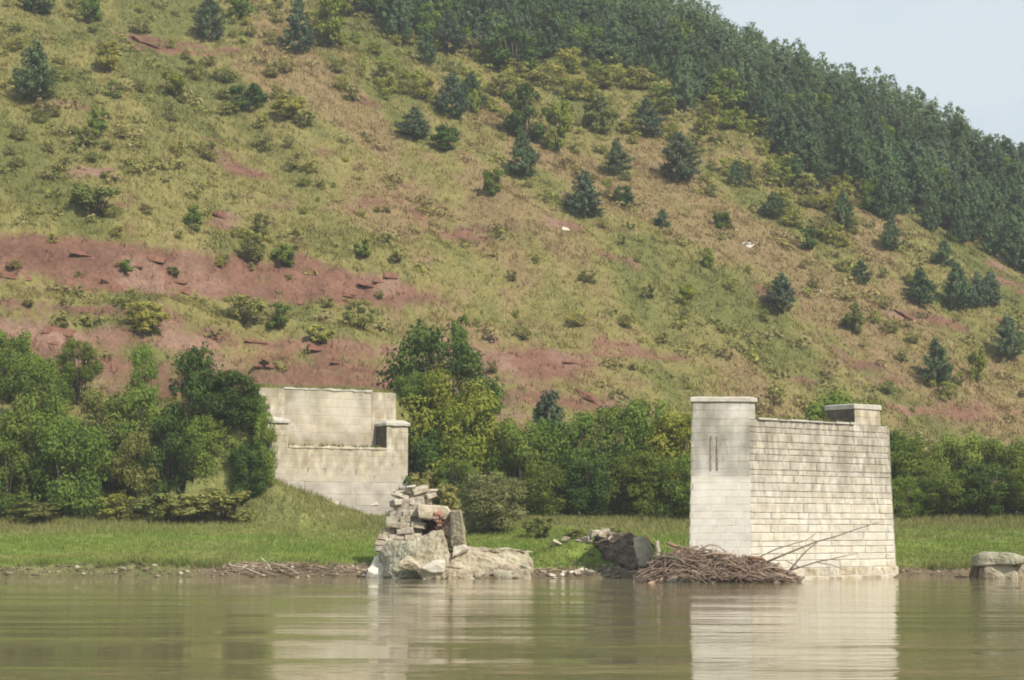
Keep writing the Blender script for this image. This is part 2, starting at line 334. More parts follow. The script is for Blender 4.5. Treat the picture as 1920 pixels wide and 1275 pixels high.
def red_mask(x, y, z):
    wz = z + (fbm(x * .10, y * .10, 103, 4, .6) - .5) * 3.2 + (fbm(x * .5, y * .5, 104, 3) - .5) * 1.2
    m = sstep(12.2, 13.2, wz) * sstep(19.2, 17.6, wz) * sstep(16, 6, x + (fbm(x * .07, y * .07, 105, 3) - .5) * 16) * .95
    m = np.maximum(m, sstep(21.6, 22.6, wz) * sstep(27.2, 25.4, wz) * sstep(-4, -13, x) * .92)
    m = np.maximum(m, .52 * sstep(.56, .74, fall_noise(x, y, .06, .15, 107, 5)) * sstep(80, 30, z))
    m = np.maximum(m, sstep(19.0, 19.6, wz) * sstep(20.6, 20.0, wz) * sstep(-28, -33, x) * .8)
    wx = (fbm(x * 0.16, y * 0.16, 101, 5, .6) - 0.5) * 10; wy = (fbm(x * 0.16, y * 0.16, 111, 5, .6) - 0.5) * 7
    for (cx, cy, rx, ry, stn) in RED_W:
        q = np.sqrt(((x + wx - cx) / rx) ** 2 + ((y + wy - cy - 0.5 * (x - cx)) / ry) ** 2)
        m = np.maximum(m, stn * sstep(1.30, 0.5, q))
    return np.clip(m, 0, 1)
def ground_cover(x, y, z):
    """soil and sward colours; returns colour (N,3), red fraction, meadow fraction, mud fraction"""
    def c(*v): return np.array(v)[None, :]
    f1 = fall_noise(x, y, 0.045, 0.13, 131, 5)[:, None]
    f2 = fbm(x * 0.45, y * 0.45, 141, 4, 0.65)[:, None]
    f3 = fbm(x * 0.035, y * 0.035, 151, 3)[:, None]
    f4 = fall_noise(x, y, 0.10, 0.38, 136, 4)[:, None]
    olive, straw, greenish, pink = c(0.142, 0.134, 0.048), c(0.212, 0.188, 0.074), c(0.106, 0.116, 0.038), c(0.195, 0.130, 0.080)
    k = np.clip(f2 * .55 + f4 * .55 - .05, 0, 1); hill = olive * (1 - k) + straw * k
    g = sstep(0.48, 0.68, f1 + (f4 - .5) * .45) * .85; hill = hill * (1 - g) + greenish * g
    low = sstep(75, 5, z)[:, None]
    p = sstep(0.50, 0.68, 1 - f1 + (f3 - 0.5) * 0.7 + (f2 - .5) * .35 + (low - .57) * .26) * 0.6; hill = hill * (1 - p) + pink * p
    r = red_mask(x, y, z); rn = sstep(0.30, 0.85, r + ((fbm(x * 0.45, y * 0.45, 161, 5, 0.65) - 0.5) * 1.1 + (fbm(x * 0.10 + z * .3, z * .8, 163, 4) - .5) * 1.7) * sstep(0, .3, r) + (f4[:, 0] - .5) * .5 * (1 - r))[:, None]
    lay = fbm(z * 1.3 + 1.5 * fbm(x * .06, y * .06, 167, 3), x * .02, 168, 3)[:, None]
    red = c(0.152, 0.084, 0.060) * (0.40 + 0.55 * f2 + .65 * lay) + c(0.05, 0.045, 0.036) * sstep(0.5, 0.75, fbm(x * .22, y * .22, 166, 4)[:, None])
    hill = hill * (1 - rn) + red * rn
    fg = 3.0 + S_ * (y - Y0_ - K_ * eff_x(x))
    mead = np.maximum(sstep(4.5, 3.2, z) * sstep(9, 1, fg), sstep(130, 126, y) * sstep(-2, -6, x))[:, None]
    mc = c(0.115, 0.185, 0.036) * (1 - f2) + c(0.20, 0.225, 0.06) * f2
    dryb = sstep(110, 117, y)[:, None] * 0.8 + 0.5 * sstep(0.48, 0.66, fbm(x * .12, y * .4, 138, 4)[:, None])
    dryb = np.clip(dryb, 0, 1) * .85
    mc = mc * (1 - dryb) + c(0.20, 0.185, 0.08) * dryb
    col = hill * (1 - mead) + mc * mead
    d = y - shore(x)
    mud = np.clip(sstep(1.3, 0.5, d + (f2[:, 0] - .5) * 1.2) * (1 - .45 * sstep(-14, -16, x)) + sstep(3.8, 0.8, d + (f2[:, 0] - .5) * 3) * sstep(-17, -13, x) * 0.9 * (x < 0), 0, 1)[:, None] * mead
    mudc = c(0.175, 0.14, 0.095) * (0.55 + 0.8 * f2)
    col = col * (1 - mud) + mudc * mud
    wet = (sstep(.45, .08, z) * .6)[:, None]; col = col * (1 - wet) + c(0.085, 0.072, 0.042) * wet
    return col, rn[:, 0], mead[:, 0], mud[:, 0]

def graded(lo, hi, step, far, n):
    g = np.geomspace(1, far, n)
    return np.concatenate([(lo - g)[::-1], np.arange(lo, hi, step), hi + g])
gx = graded(-74, 98, 0.45, 3000, 22)
gy = np.concatenate([-30 - np.geomspace(1, 3000, 14)[::-1], np.arange(-30, 88, 7.0), np.arange(88, 136, 0.4), np.arange(136, 320, 0.55), 320 + np.geomspace(1, 3000, 20)])
GXX, GYY = np.meshgrid(gx, gy)
fx_, fy_ = GXX.ravel(), GYY.ravel()
fz_ = terrain(fx_, fy_)
nx, ny = len(gx), len(gy)
ii = (np.arange(ny - 1)[:, None] * nx + np.arange(nx - 1)[None, :]).ravel()
quads = np.stack([ii, ii + 1, ii + nx + 1, ii + nx], 1)
gcol, _, _, _ = ground_cover(fx_, fy_, fz_)
me = new_mesh('ground', np.stack([fx_, fy_, fz_], 1), quads, True, gcol)
g = link('ground', me, M['ground']); g['kind'] = 'structure'
g['label'] = 'grassy river bank and red-soiled hillside'

# ------------------------------------------------------------------ river
def water_mat():
    m = bpy.data.materials.new('river_water'); n, l = nodes(m)
    ge = n.new('ShaderNodeNewGeometry')
    b = n.new('ShaderNodeBsdfPrincipled'); b.inputs['Base Color'].default_value = (0.190, 0.165, 0.085, 1)
    b.inputs['Roughness'].default_value = 0.05; b.inputs['IOR'].default_value = 1.33
    h = None
    for (sx, sy, scl, amp) in ((0.16, 0.45, 1.0, 0.27), (0.45, 1.05, 1.0, 0.36), (1.2, 2.6, 1.0, 0.2), (3.0, 6.0, 1.0, 0.04)):
        mp = n.new('ShaderNodeMapping'); mp.inputs['Scale'].default_value = (sx, sy, 1); mp.inputs['Rotation'].default_value = (0, 0, 0.06)
        l.new(ge.outputs['Position'], mp.inputs['Vector'])
        nz = n.new('ShaderNodeTexNoise'); nz.inputs['Scale'].default_value = scl; nz.inputs['Detail'].default_value = 3; l.new(mp.outputs[0], nz.inputs['Vector'])
        mu = n.new('ShaderNodeMath'); mu.operation = 'MULTIPLY'; mu.inputs[1].default_value = amp; l.new(nz.outputs['Fac'], mu.inputs[0])
        if h is None: h = mu.outputs[0]
        else:
            ad = n.new('ShaderNodeMath'); ad.operation = 'ADD'; l.new(h, ad.inputs[0]); l.new(mu.outputs[0], ad.inputs[1]); h = ad.outputs[0]
    # breezy patches: waves grow where a broad noise is high
    mp = n.new('ShaderNodeMapping'); mp.inputs['Scale'].default_value = (0.045, 0.22, 1); l.new(ge.outputs['Position'], mp.inputs['Vector'])
    nz = n.new('ShaderNodeTexNoise'); nz.inputs['Scale'].default_value = 1.0; l.new(mp.outputs[0], nz.inputs['Vector'])
    mr = n.new('ShaderNodeMapRange'); mr.inputs['From Min'].default_value = 0.38; mr.inputs['From Max'].default_value = 0.64; mr.inputs['To Min'].default_value = 0.3; mr.inputs['To Max'].default_value = 1.7
    l.new(nz.outputs['Fac'], mr.inputs['Value'])
    mm = n.new('ShaderNodeMath'); mm.operation = 'MULTIPLY'; l.new(h, mm.inputs[0]); l.new(mr.outputs['Result'], mm.inputs[1])
    # a gust ruffling the water on the right, nearer the camera
    gm = n.new('ShaderNodeMapping'); gm.vector_type = 'POINT'; gm.inputs['Location'].default_value = (-12.5 / 7.0, -41.0 / 5.0, 0); gm.inputs['Scale'].default_value = (1 / 7.0, 1 / 5.0, 0)
    l.new(ge.outputs['Position'], gm.inputs['Vector']); gl = n.new('ShaderNodeVectorMath'); gl.operation = 'LENGTH'; l.new(gm.outputs[0], gl.inputs[0])
    gr_ = n.new('ShaderNodeMapRange'); gr_.inputs['From Min'].default_value = 1.0; gr_.inputs['From Max'].default_value = 0.2; gr_.inputs['To Min'].default_value = 1.0; gr_.inputs['To Max'].default_value = 2.6
    l.new(gl.outputs['Value'], gr_.inputs['Value']); m3 = n.new('ShaderNodeMath'); m3.operation = 'MULTIPLY'; l.new(mm.outputs[0], m3.inputs[0]); l.new(gr_.outputs['Result'], m3.inputs[1]); mm = m3
    bp = n.new('ShaderNodeBump'); bp.inputs['Strength'].default_value = 1.0; bp.inputs['Distance'].default_value = 0.05
    l.new(mm.outputs[0], bp.inputs['Height']); l.new(bp.outputs['Normal'], b.inputs['Normal'])
    o = n.new('ShaderNodeOutputMaterial'); l.new(b.outputs[0], o.inputs['Surface'])
    return m
M['water'] = water_mat()
wme = new_mesh('river_water', [(-3000, -20, 0), (3000, -20, 0), (3000, 125, 0), (-3000, 125, 0)], np.array([[0, 1, 2, 3]]))
w = link('river_water', wme, M['water']); w['kind'] = 'structure'; w['label'] = 'murky olive brown river water'

# ------------------------------------------------------------------ solid-shape helpers
def tube(pts, radii, sides=5):
    pts = [Vector(p) for p in pts]; vs, fs = [], []
    for i, p in enumerate(pts):
        t = (pts[min(i + 1, len(pts) - 1)] - pts[max(i - 1, 0)])
        if t.length < 1e-9: t = Vector((0, 0, 1))
        t.normalize(); a = t.cross(Vector((0.31, 0.17, 0.93)));
        if a.length < 1e-3: a = t.cross(Vector((1, 0, 0)))
        a.normalize(); b = t.cross(a)
        for k in range(sides):
            an = 2 * math.pi * k / sides; vs.append(p + (a * math.cos(an) + b * math.sin(an)) * radii[i])
    for i in range(len(pts) - 1):
        for k in range(sides):
            k2 = (k + 1) % sides; fs.append([i * sides + k, i * sides + k2, (i + 1) * sides + k2, (i + 1) * sides + k])
    fs.append(list(range(sides))[::-1]); fs.append([(len(pts) - 1) * sides + k for k in range(sides)])
    return [tuple(v) for v in vs], fs
class MB:
    def __init__(s): s.v, s.f = [], []
    def add(s, vf):
        o = len(s.v); s.v += [tuple(p) for p in vf[0]]; s.f += [[i + o for i in f] for f in vf[1]]; return s
    def mesh(s, name, smooth=False):
        m = new_mesh(name, s.v, s.f); 
        if smooth: m.polygons.foreach_set('use_smooth', np.ones(len(m.polygons), dtype=bool))
        return m
def prism(base, top):
    n = len(base); vs = list(base) + list(top)
    fs = [list(range(n))[::-1], list(range(n, 2 * n))] + [[i, (i + 1) % n, n + (i + 1) % n, n + i] for i in range(n)]
    return vs, fs
def noise3(p, s, seed=0):
    from mathutils import noise as mn
    return mn.noise(Vector((p[0] * s + seed * 7.1, p[1] * s - seed * 3.7, p[2] * s + seed * 1.3)))
def hull_mesh(name, pts, amp=0.05, cuts=3, seed=0, bevel=0.06, fs=1.3):
    bm = bmesh.new()
    for p in pts: bm.verts.new(p)
    r = bmesh.ops.convex_hull(bm, input=bm.verts)
    bmesh.ops.delete(bm, geom=[e for e in r.get('geom_interior', []) if isinstance(e, bmesh.types.BMVert)], context='VERTS')
    bmesh.ops.dissolve_limit(bm, angle_limit=0.05, verts=bm.verts, edges=bm.edges)
    if bevel: bmesh.ops.bevel(bm, geom=list(bm.edges), offset=bevel, segments=1, affect='EDGES', profile=0.6)
    bmesh.ops.triangulate(bm, faces=bm.faces)
    for _ in range(cuts):
        long = [e for e in bm.edges if e.calc_length() > 0.16]
        if long: bmesh.ops.subdivide_edges(bm, edges=long, cuts=1, use_grid_fill=True)
        bmesh.ops.triangulate(bm, faces=bm.faces)
        if len(bm.faces) > 6000: break
    bm.normal_update()
    for v in bm.verts:
        dsp = noise3(v.co, fs, seed) * amp + noise3(v.co, fs * 3.1, seed + 3) * amp * 0.5 + noise3(v.co, fs * 7, seed + 5) * amp * 0.22
        v.co += v.normal * dsp
    m = bpy.data.meshes.new(name); bm.to_mesh(m); bm.free()
    m.polygons.foreach_set('use_smooth', np.zeros(len(m.polygons), dtype=bool)); m.update()
    return m
def rock(name, pts, mat, label, cat, group=None, amp=0.05, seed=0, bevel=0.06, cuts=3):
    pts = [Vector(p) for p in pts]
    base = Vector((sum(p.x for p in pts) / len(pts), sum(p.y for p in pts) / len(pts), min(p.z for p in pts)))
    m = hull_mesh(name, [p - base for p in pts], amp, cuts, seed, bevel)
    return tag(link(name, m, mat, None, base), label, cat, group)

# a block of cut stone: front face is -y, unit size
def block_mesh(name, rng, pillow, edge):
    """5x4 front grid with a chamfered rim, box behind"""
    nxp, nzp = 5, 4; vs = []; xs = [-.5, -.5 + edge, 0, .5 - edge, .5]; zs = [-.5, -.5 + edge * 1.7, .5 - edge * 1.7, .5]
    for j in range(nzp):
        for i in range(nxp):
            rim = i in (0, nxp - 1) or j in (0, nzp - 1)
            y = -0.5 + pillow if rim else -0.5 + pillow * rng.uniform(0, 0.55)
            vs.append((xs[i] + (0 if i in (0, nxp - 1) else rng.uniform(-.04, .04)), y, zs[j] + (0 if j in (0, nzp - 1) else rng.uniform(-.05, .05))))
    fs = []
    for j in range(nzp - 1):
        for i in range(nxp - 1):
            a = j * nxp + i; fs.append([a, a + 1, a + nxp + 1, a + nxp])
    b0 = len(vs); vs += [(-.5, .5, -.5), (.5, .5, -.5), (.5, .5, .5), (-.5, .5, .5)]
    bot = list(range(nxp)); top = [(nzp - 1) * nxp + i for i in range(nxp)]
    lef = [j * nxp for j in range(nzp)]; rig = [j * nxp + nxp - 1 for j in range(nzp)]
    fs.append(bot[::-1] + [b0, b0 + 1]); fs.append(top + [b0 + 2, b0 + 3]); fs.append(lef + [b0 + 3, b0]); fs.append(rig[::-1] + [b0 + 1, b0 + 2]); fs.append([b0 + 1, b0, b0 + 3, b0 + 2])
    return new_mesh(name, vs, fs)
rng = np.random.default_rng(7)
ROUGH = [block_mesh('rough_block', rng, 0.16, 0.06) for _ in range(6)]
SMOOTH = [block_mesh('smooth_block', rng, 0.05, 0.03) for _ in range(3)]
for b in ROUGH: b.materials.append(M['stone'])
ASHLAR = [m_.copy() for m_ in SMOOTH]; PLAST = [m_.copy() for m_ in SMOOTH]; BACKW = [m_.copy() for m_ in SMOOTH]; RUB = [m_.copy() for m_ in ROUGH]
for b in ASHLAR: b.materials.append(M['ashlar'])
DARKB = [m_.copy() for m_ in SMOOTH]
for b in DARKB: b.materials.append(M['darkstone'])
for b in PLAST: b.materials.append(M['abut'])
for b in BACKW: b.materials.append(M['abutback'])
for b in RUB: b.materials.clear(); b.materials.append(M['rubble'])
def put_block(name, me, parent, c, t, n, w, h, dep):
    """c centre of front face, t horizontal tangent, n outward normal (tilted), sizes"""
    t, n = Vector(t).normalized(), Vector(n).normalized(); b = n.cross(t)
    if b.z < 0: b = -b
    c = Vector(c) - n * dep * 0.5 - Vector(parent.location)
    o = bpy.data.objects.new(name, me); C.objects.link(o); o.parent = parent
    y = -n
    o.matrix_basis = Matrix(((t.x * w, y.x * dep, b.x * h, c.x), (t.y * w, y.y * dep, b.y * h, c.y), (t.z * w, y.z * dep, b.z * h, c.z), (0, 0, 0, 1)))
    return o
def courses(parent, name, meshes, rng, P00, P10, P01, P11, zs, avg, dep, proud, jit=0.25, joint=0.014, skip=None):
    """lay blocks on the planar quad with bottom corners P00-P10 and top corners P01-P11, rows at parameters zs (0..1)"""
    P00, P10, P01, P11 = map(Vector, (P00, P10, P01, P11))
    nrm = (P10 - P00).cross(P01 - P00).normalized(); res = []
    for r in range(len(zs) - 1):
        va, vb = zs[r], zs[r + 1]; vm = (va + vb) / 2
        A, B = P00.lerp(P01, vm), P10.lerp(P11, vm); L = (B - A).length
        h = ((P00.lerp(P01, vb)) - (P00.lerp(P01, va))).length
        n = max(1, round(L / avg)); ed = np.arange(n + 1) / n
        if n > 1:
            off = 0.5 / n if r % 2 else 0.0
            ins = ed[1:-1] + rng.uniform(-jit, jit, n - 1) / n
            if off: ins = np.concatenate([[rng.uniform(.4, .6) / n], ed[1:-1] + off + rng.uniform(-jit, jit, n - 1) / n]); ins = ins[ins < 1 - 0.3 / n]
            ed = np.concatenate([[0], np.sort(ins), [1]])
        for i in range(len(ed) - 1):
            m = A.lerp(B, (ed[i] + ed[i + 1]) / 2); wdt = (ed[i + 1] - ed[i]) * L
            if skip and skip(m): continue
            pr = proud + rng.uniform(-.35, .35) * proud
            res.append(put_block(name, meshes[rng.integers(len(meshes))], parent, m + nrm * pr, B - A, nrm, wdt - joint, h - joint, dep))
    return res
ORD = 'first second third fourth fifth sixth seventh eighth ninth tenth eleventh twelfth thirteenth fourteenth fifteenth sixteenth seventeenth eighteenth nineteenth twentieth twenty-first twenty-second twenty-third twenty-fourth'.split()

# ------------------------------------------------------------------ stone pier in the river
PA = math.radians(40); PT = Vector((math.cos(PA), math.sin(PA), 0)); PB = Vector((-math.sin(PA), math.cos(PA), 0))   # along the face, and away from it
PC = at(1409, 1088, 90.0); PC.z = 0
PL, PN, PW = 10.55, 2.2, 3.72
def pier_pt(u, v, z):
    uc, vc = PL / 2, PW / 2
    su = 1 - 0.32 / (PL / 2 + PN) * z / 8.5; sv = 1 - 0.24 / vc * z / 8.5
    return PC + PT * (uc + (u - uc) * su) + PB * (vc + (v - vc) * sv) + Vector((0, 0, z))
pier = empty('bridge_pier', (PC.x + 3.2, PC.y + 4.6, 0), 'tall pale stone bridge pier standing at the water edge with two raised corner blocks', 'bridge pier')
def to_local(pts, par): return [tuple(Vector(p) - Vector(par.location)) for p in pts]
def pier_poly(z, ins=0.0):
    pl = [(0, 0), (PL, 0), (PL + PN, PW / 2), (PL, PW), (0, PW), (-PN, PW / 2)]
    k = ins
    return [pier_pt(PL / 2 + (u - PL / 2) * (1 - k / 6), PW / 2 + (v - PW / 2) * (1 - k / 1.8), z) for u, v in pl]
rng = np.random.default_rng(21)
SEAT, PTOP = 7.55, 8.36
core = MB().add(prism(to_local(pier_poly(-1.5, 0.05), pier), to_local(pier_poly(SEAT - 0.02, 0.05), pier)))
link('core', core.mesh('core'), M['mortar'], pier)
link('plinth', MB().add(prism(to_local([p for p in pier_poly(-1.5, -0.10)], pier), to_local([p for p in pier_poly(0.52, -0.10)], pier))).mesh('plinth'), M['mortar'], pier)
zc = np.linspace(0.54, SEAT - 0.0, 22); zn = (zc - zc[0]) / (zc[-1] - zc[0])
zr = zn.copy(); zr[1:-1] += rng.uniform(-.009, .009, len(zn) - 2)
courses(pier, 'stone', ROUGH, rng, pier_pt(0, 0, zc[0]), pier_pt(PL, 0, zc[0]), pier_pt(0, 0, zc[-1]), pier_pt(PL, 0, zc[-1]), zr, 0.90, 0.30, 0.026, 0.42, 0.014)
courses(pier, 'ashlar_block', ASHLAR, rng, pier_pt(-PN, PW / 2, zc[0]), pier_pt(0, 0, zc[0]), pier_pt(-PN, PW / 2, zc[-1]), pier_pt(0, 0, zc[-1]), zn, 0.8, 0.30, 0.012, 0.25, 0.004)
# plinth blocks
courses(pier, 'plinth_block', RUB[:3], rng, pier_pt(0, -.10, -.35), pier_pt(PL, -.10, -.35), pier_pt(0, -.10, .56), pier_pt(PL, -.10, .56), [0, .55, 1.0], 1.3, 0.3, 0.03, 0.2, 0.02)
courses(pier, 'plinth_block', RUB[:3], rng, pier_pt(-PN - .1, PW / 2, -.35), pier_pt(0, -.1, -.35), pier_pt(-PN - .1, PW / 2, .56), pier_pt(0, -.1, .56), [0, .55, 1.0], 1.3, 0.3, 0.03, 0.2, 0.02)
# the hidden end and back get the same courses, joined
def hidden_courses(P00, P10, P01, P11):
    mb = MB(); P00, P10, P01, P11 = map(Vector, (P00, P10, P01, P11)); nr = (P10 - P00).cross(P01 - P00).normalized()
    for r in range(21):
        va, vb = zn[r] + .002, zn[r + 1] - .002; n = max(1, round((P10 - P00).length / 0.92)); o = .5 if r % 2 else 0
        for i in range(n):
            a, b = (i + o) / n + .01, min((i + 1 + o) / n - .01, 1)
            if b <= a: continue
            q = [P00.lerp(P01, va).lerp(P10.lerp(P11, va), a), P00.lerp(P01, va).lerp(P10.lerp(P11, va), b), P00.lerp(P01, vb).lerp(P10.lerp(P11, vb), b), P00.lerp(P01, vb).lerp(P10.lerp(P11, vb), a)]
            mb.add(prism(to_local([p - nr * .1 for p in q], pier), to_local([p + nr * .04 for p in q], pier)))
    return mb
hb = MB()
Z0, Z1 = zc[0], zc[-1]
for a, b in (((PL, 0), (PL + PN, PW / 2)), ((PL + PN, PW / 2), (PL, PW)), ((PL, PW), (0, PW)), ((0, PW), (-PN, PW / 2))):
    hb.add((lambda m_: (m_.v, m_.f))(hidden_courses(pier_pt(*a, Z0), pier_pt(*b, Z0), pier_pt(*a, Z1), pier_pt(*b, Z1))))
o = link('rear_masonry', hb.mesh('rear_masonry'), M['stone'], pier); o['kind'] = 'stuff'
# seat slabs: thin broken coping along the bearing shelf
u = 0.55
while u < 7.8:
    wd = rng.uniform(0.7, 1.5); wd = min(wd, 7.85 - u)
    th = rng.uniform(0.05, 0.13)
    q = [(u + .02, -0.13 + rng.uniform(-.03, .03)), (u + wd - .02, -0.13 + rng.uniform(-.03, .03)), (u + wd - .02, 1.6), (u + .02, 1.6)]
    link('coping_slab', MB().add(prism(to_local([pier_pt(a, b, SEAT + .003) for a, b in q], pier), to_local([pier_pt(a, b, SEAT + th) for a, b in q], pier))).mesh('coping_slab'), M['capstone'], pier)
    u += wd
link('seat_fill', MB().add(prism(to_local([pier_pt(a, b, SEAT + .002) for a, b in ((.5, 1.62), (7.9, 1.62), (7.9, PW - .1), (.5, PW - .1))], pier),
     to_local([pier_pt(a, b, SEAT + .06) for a, b in ((.5, 1.62), (7.9, 1.62), (7.9, PW - .1), (.5, PW - .1))], pier))).mesh('seat_fill'), M['mortar'], pier)
# raised corner blocks
UL = 0.42
lp = [(UL, 0.0), (UL, PW), (0, PW), (-PN, PW / 2), (0, 0)][::-1]
def ins_poly(pl, k):
    cx = sum(p[0] for p in pl) / len(pl); cy = sum(p[1] for p in pl) / len(pl)
    out = []
    for p in pl:
        d = Vector((p[0] - cx, p[1] - cy)); d = d * (1 - k / max(d.length, .1)); out.append((cx + d.x, cy + d.y))
    return out
up = link('upper_block', MB().add(prism(to_local([pier_pt(a, b, SEAT - .01) for a, b in ins_poly(lp, .05)], pier), to_local([pier_pt(a, b, PTOP) for a, b in ins_poly(lp, .05)], pier))).mesh('upper_block'), M['ashlar'], pier)
subs = courses(pier, 'ashlar_block', ASHLAR, rng, pier_pt(-PN, PW / 2, SEAT), pier_pt(0, 0, SEAT), pier_pt(-PN, PW / 2, PTOP), pier_pt(0, 0, PTOP), [0, .5, 1], 0.8, 0.22, 0.02, 0.2, 0.008)
subs += courses(pier, 'ashlar_block', ASHLAR, rng, pier_pt(0, 0, SEAT), pier_pt(UL, 0, SEAT), pier_pt(0, 0, PTOP), pier_pt(UL, 0, PTOP), [0, .5, 1], 0.8, 0.22, 0.02, 0.2, 0.008)
subs += [link('cap_slab', hull_mesh('cap_slab', to_local([pier_pt(a, b, PTOP + .002) for a, b in ins_poly(lp, -.17)] + [pier_pt(a, b, PTOP + .2) for a, b in ins_poly(lp, -.17)] + [pier_pt(a, b, PTOP + .25) for a, b in ins_poly(lp, .05)], pier), .012, 3, 2, .015), M['capstone'], pier)]
for o in subs: o.parent = up
rp = [(7.95, 0), (PL - .55, 0), (PL - .55, 2.05), (7.95, 2.05)]
RT = 8.34
up = link('upper_block', MB().add(prism(to_local([pier_pt(a, b, SEAT - .01) for a, b in ins_poly(rp, .06)], pier), to_local([pier_pt(a, b, RT) for a, b in ins_poly(rp, .06)], pier))).mesh('upper_block'), M['mortar'], pier)
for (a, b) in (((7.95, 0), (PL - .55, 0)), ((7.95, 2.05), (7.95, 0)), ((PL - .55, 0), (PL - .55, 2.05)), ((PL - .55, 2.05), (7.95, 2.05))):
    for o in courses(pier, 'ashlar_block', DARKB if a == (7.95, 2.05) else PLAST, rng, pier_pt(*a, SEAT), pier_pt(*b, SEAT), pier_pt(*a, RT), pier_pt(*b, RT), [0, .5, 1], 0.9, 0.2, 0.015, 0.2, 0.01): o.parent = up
link('cap_slab', hull_mesh('cap_slab', to_local([pier_pt(a, b, RT + .002) for a, b in ins_poly(rp, -.12)] + [pier_pt(a, b, RT + .22) for a, b in ins_poly(rp, -.12)] + [pier_pt(a, b, RT + .26) for a, b in ins_poly(rp, .0)], pier), .012, 3, 4, .015), M['capstone'], up)
# rusty iron strips on the cutwater face
na, nb_ = pier_pt(-PN, PW / 2, 6.6), pier_pt(0, 0, 6.6); nt = (nb_ - na).normalized(); nn = nt.cross(Vector((0, 0, 1)))
for k, s_ in enumerate((0.33, 0.44)):
    pts = []
    for z_ in (5.15, 6.75):
        p = pier_pt(-PN, PW / 2, z_).lerp(pier_pt(0, 0, z_), s_); pts.append(p)
    mb = MB()
    b_ = [pts[0] - nt * .035, pts[0] + nt * .035, pts[1] + nt * .035, pts[1] - nt * .035]
    mb.add(prism(to_local([p + nn * .005 for p in b_], pier), to_local([p + nn * .055 for p in b_], pier)))
    o = link('iron_strip', mb.mesh('iron_strip'), M['rust'], pier)

# ------------------------------------------------------------------ abutment on the bank
def ab(u, v, z): return Vector((AB0[0] + AT[0] * u + AN[0] * v, AB0[1] + AT[1] * u + AN[1] * v, z))
abut = empty('bridge_abutment', ab(5, 0, 2.0), 'weathered beige bridge abutment wall with bearing shelf set into the bank', 'bridge abutment')
rng = np.random.default_rng(33)
def bx(u0, u1, v0, v1, z0, z1, tap=0.0):
    return prism(to_local([ab(u0, v1, z0), ab(u1, v1, z0), ab(u1, v0, z0), ab(u0, v0, z0)], abut), to_local([ab(u0 + tap, v1 - tap, z1), ab(u1 - tap, v1 - tap, z1), ab(u1 - tap, v0, z1), ab(u0 + tap, v0, z1)], abut))
ASEAT = 7.42; ABT = 11.25; BV = -1.5
link('core', MB().add(bx(0.02, AB_W - .02, -4.0, -0.12, 1.0, ASEAT - .05)).mesh('core'), M['mortar'], abut)
link('back_core', MB().add(bx(0.2, 9.95, -3.0, BV - .1, ASEAT - 1, ABT - .03)).mesh('back_core'), M['mortar'], abut)
# upper front wall in thin-jointed blocks, lower wall in concrete lifts
courses(abut, 'wall_block', PLAST, rng, ab(0, 0, 5.35), ab(AB_W, 0, 5.35), ab(0, 0, ASEAT), ab(AB_W, 0, ASEAT), np.linspace(0, 1, 6), 0.95, 0.3, 0.008, 0.25, 0.003)
for k, (z0, z1, e) in enumerate(((4.55, 5.34, .02), (3.85, 4.545, .06), (1.2, 3.845, .16))):
    u0 = 0.0
    while u0 < AB_W - .05:
        u1 = min(AB_W, u0 + rng.uniform(2.4, 3.4)); u1 = AB_W if AB_W - u1 < 1 else u1
        link('concrete_lift', hull_mesh('concrete_lift', to_local([ab(a, b, c_) for a in (u0 + .004, u1 - .004) for b in (-.4, e + rng.uniform(-.01, .01)) for c_ in (z0, z1)], abut), .02, 4, k + int(u0 * 3), .02), M['abutlow'], abut)
        u0 = u1
# bearing shelf lip
link('bearing_shelf', hull_mesh('bearing_shelf', to_local([ab(a, b, c_) for a in (1.58, 8.52) for b in (BV, .05) for c_ in (ASEAT + .004, ASEAT + .15)], abut), .07, 5, 8, .03), M['abut'], abut)
# back wall
for (ua, ub, lib_, av) in ((.17, 1.95, PLAST, .9), (1.95, 8.2, BACKW, 1.5), (8.2, 10.0, PLAST, .9)):
    courses(abut, 'back_wall_block', lib_, rng, ab(ua, BV, ASEAT), ab(ub, BV, ASEAT), ab(ua, BV, ABT), ab(ub, BV, ABT), np.linspace(0, 1, 8), av, 0.3, 0.006 if lib_ is BACKW else .03, 0.3, 0.003)
link('wall_top', hull_mesh('wall_top', to_local([ab(a, b, c_) for a in (1.9, 8.2) for b in (-3.0, BV + .07) for c_ in (ABT - .02, ABT + .10)], abut), .13, 5, 9, .02), M['capstone'], abut)
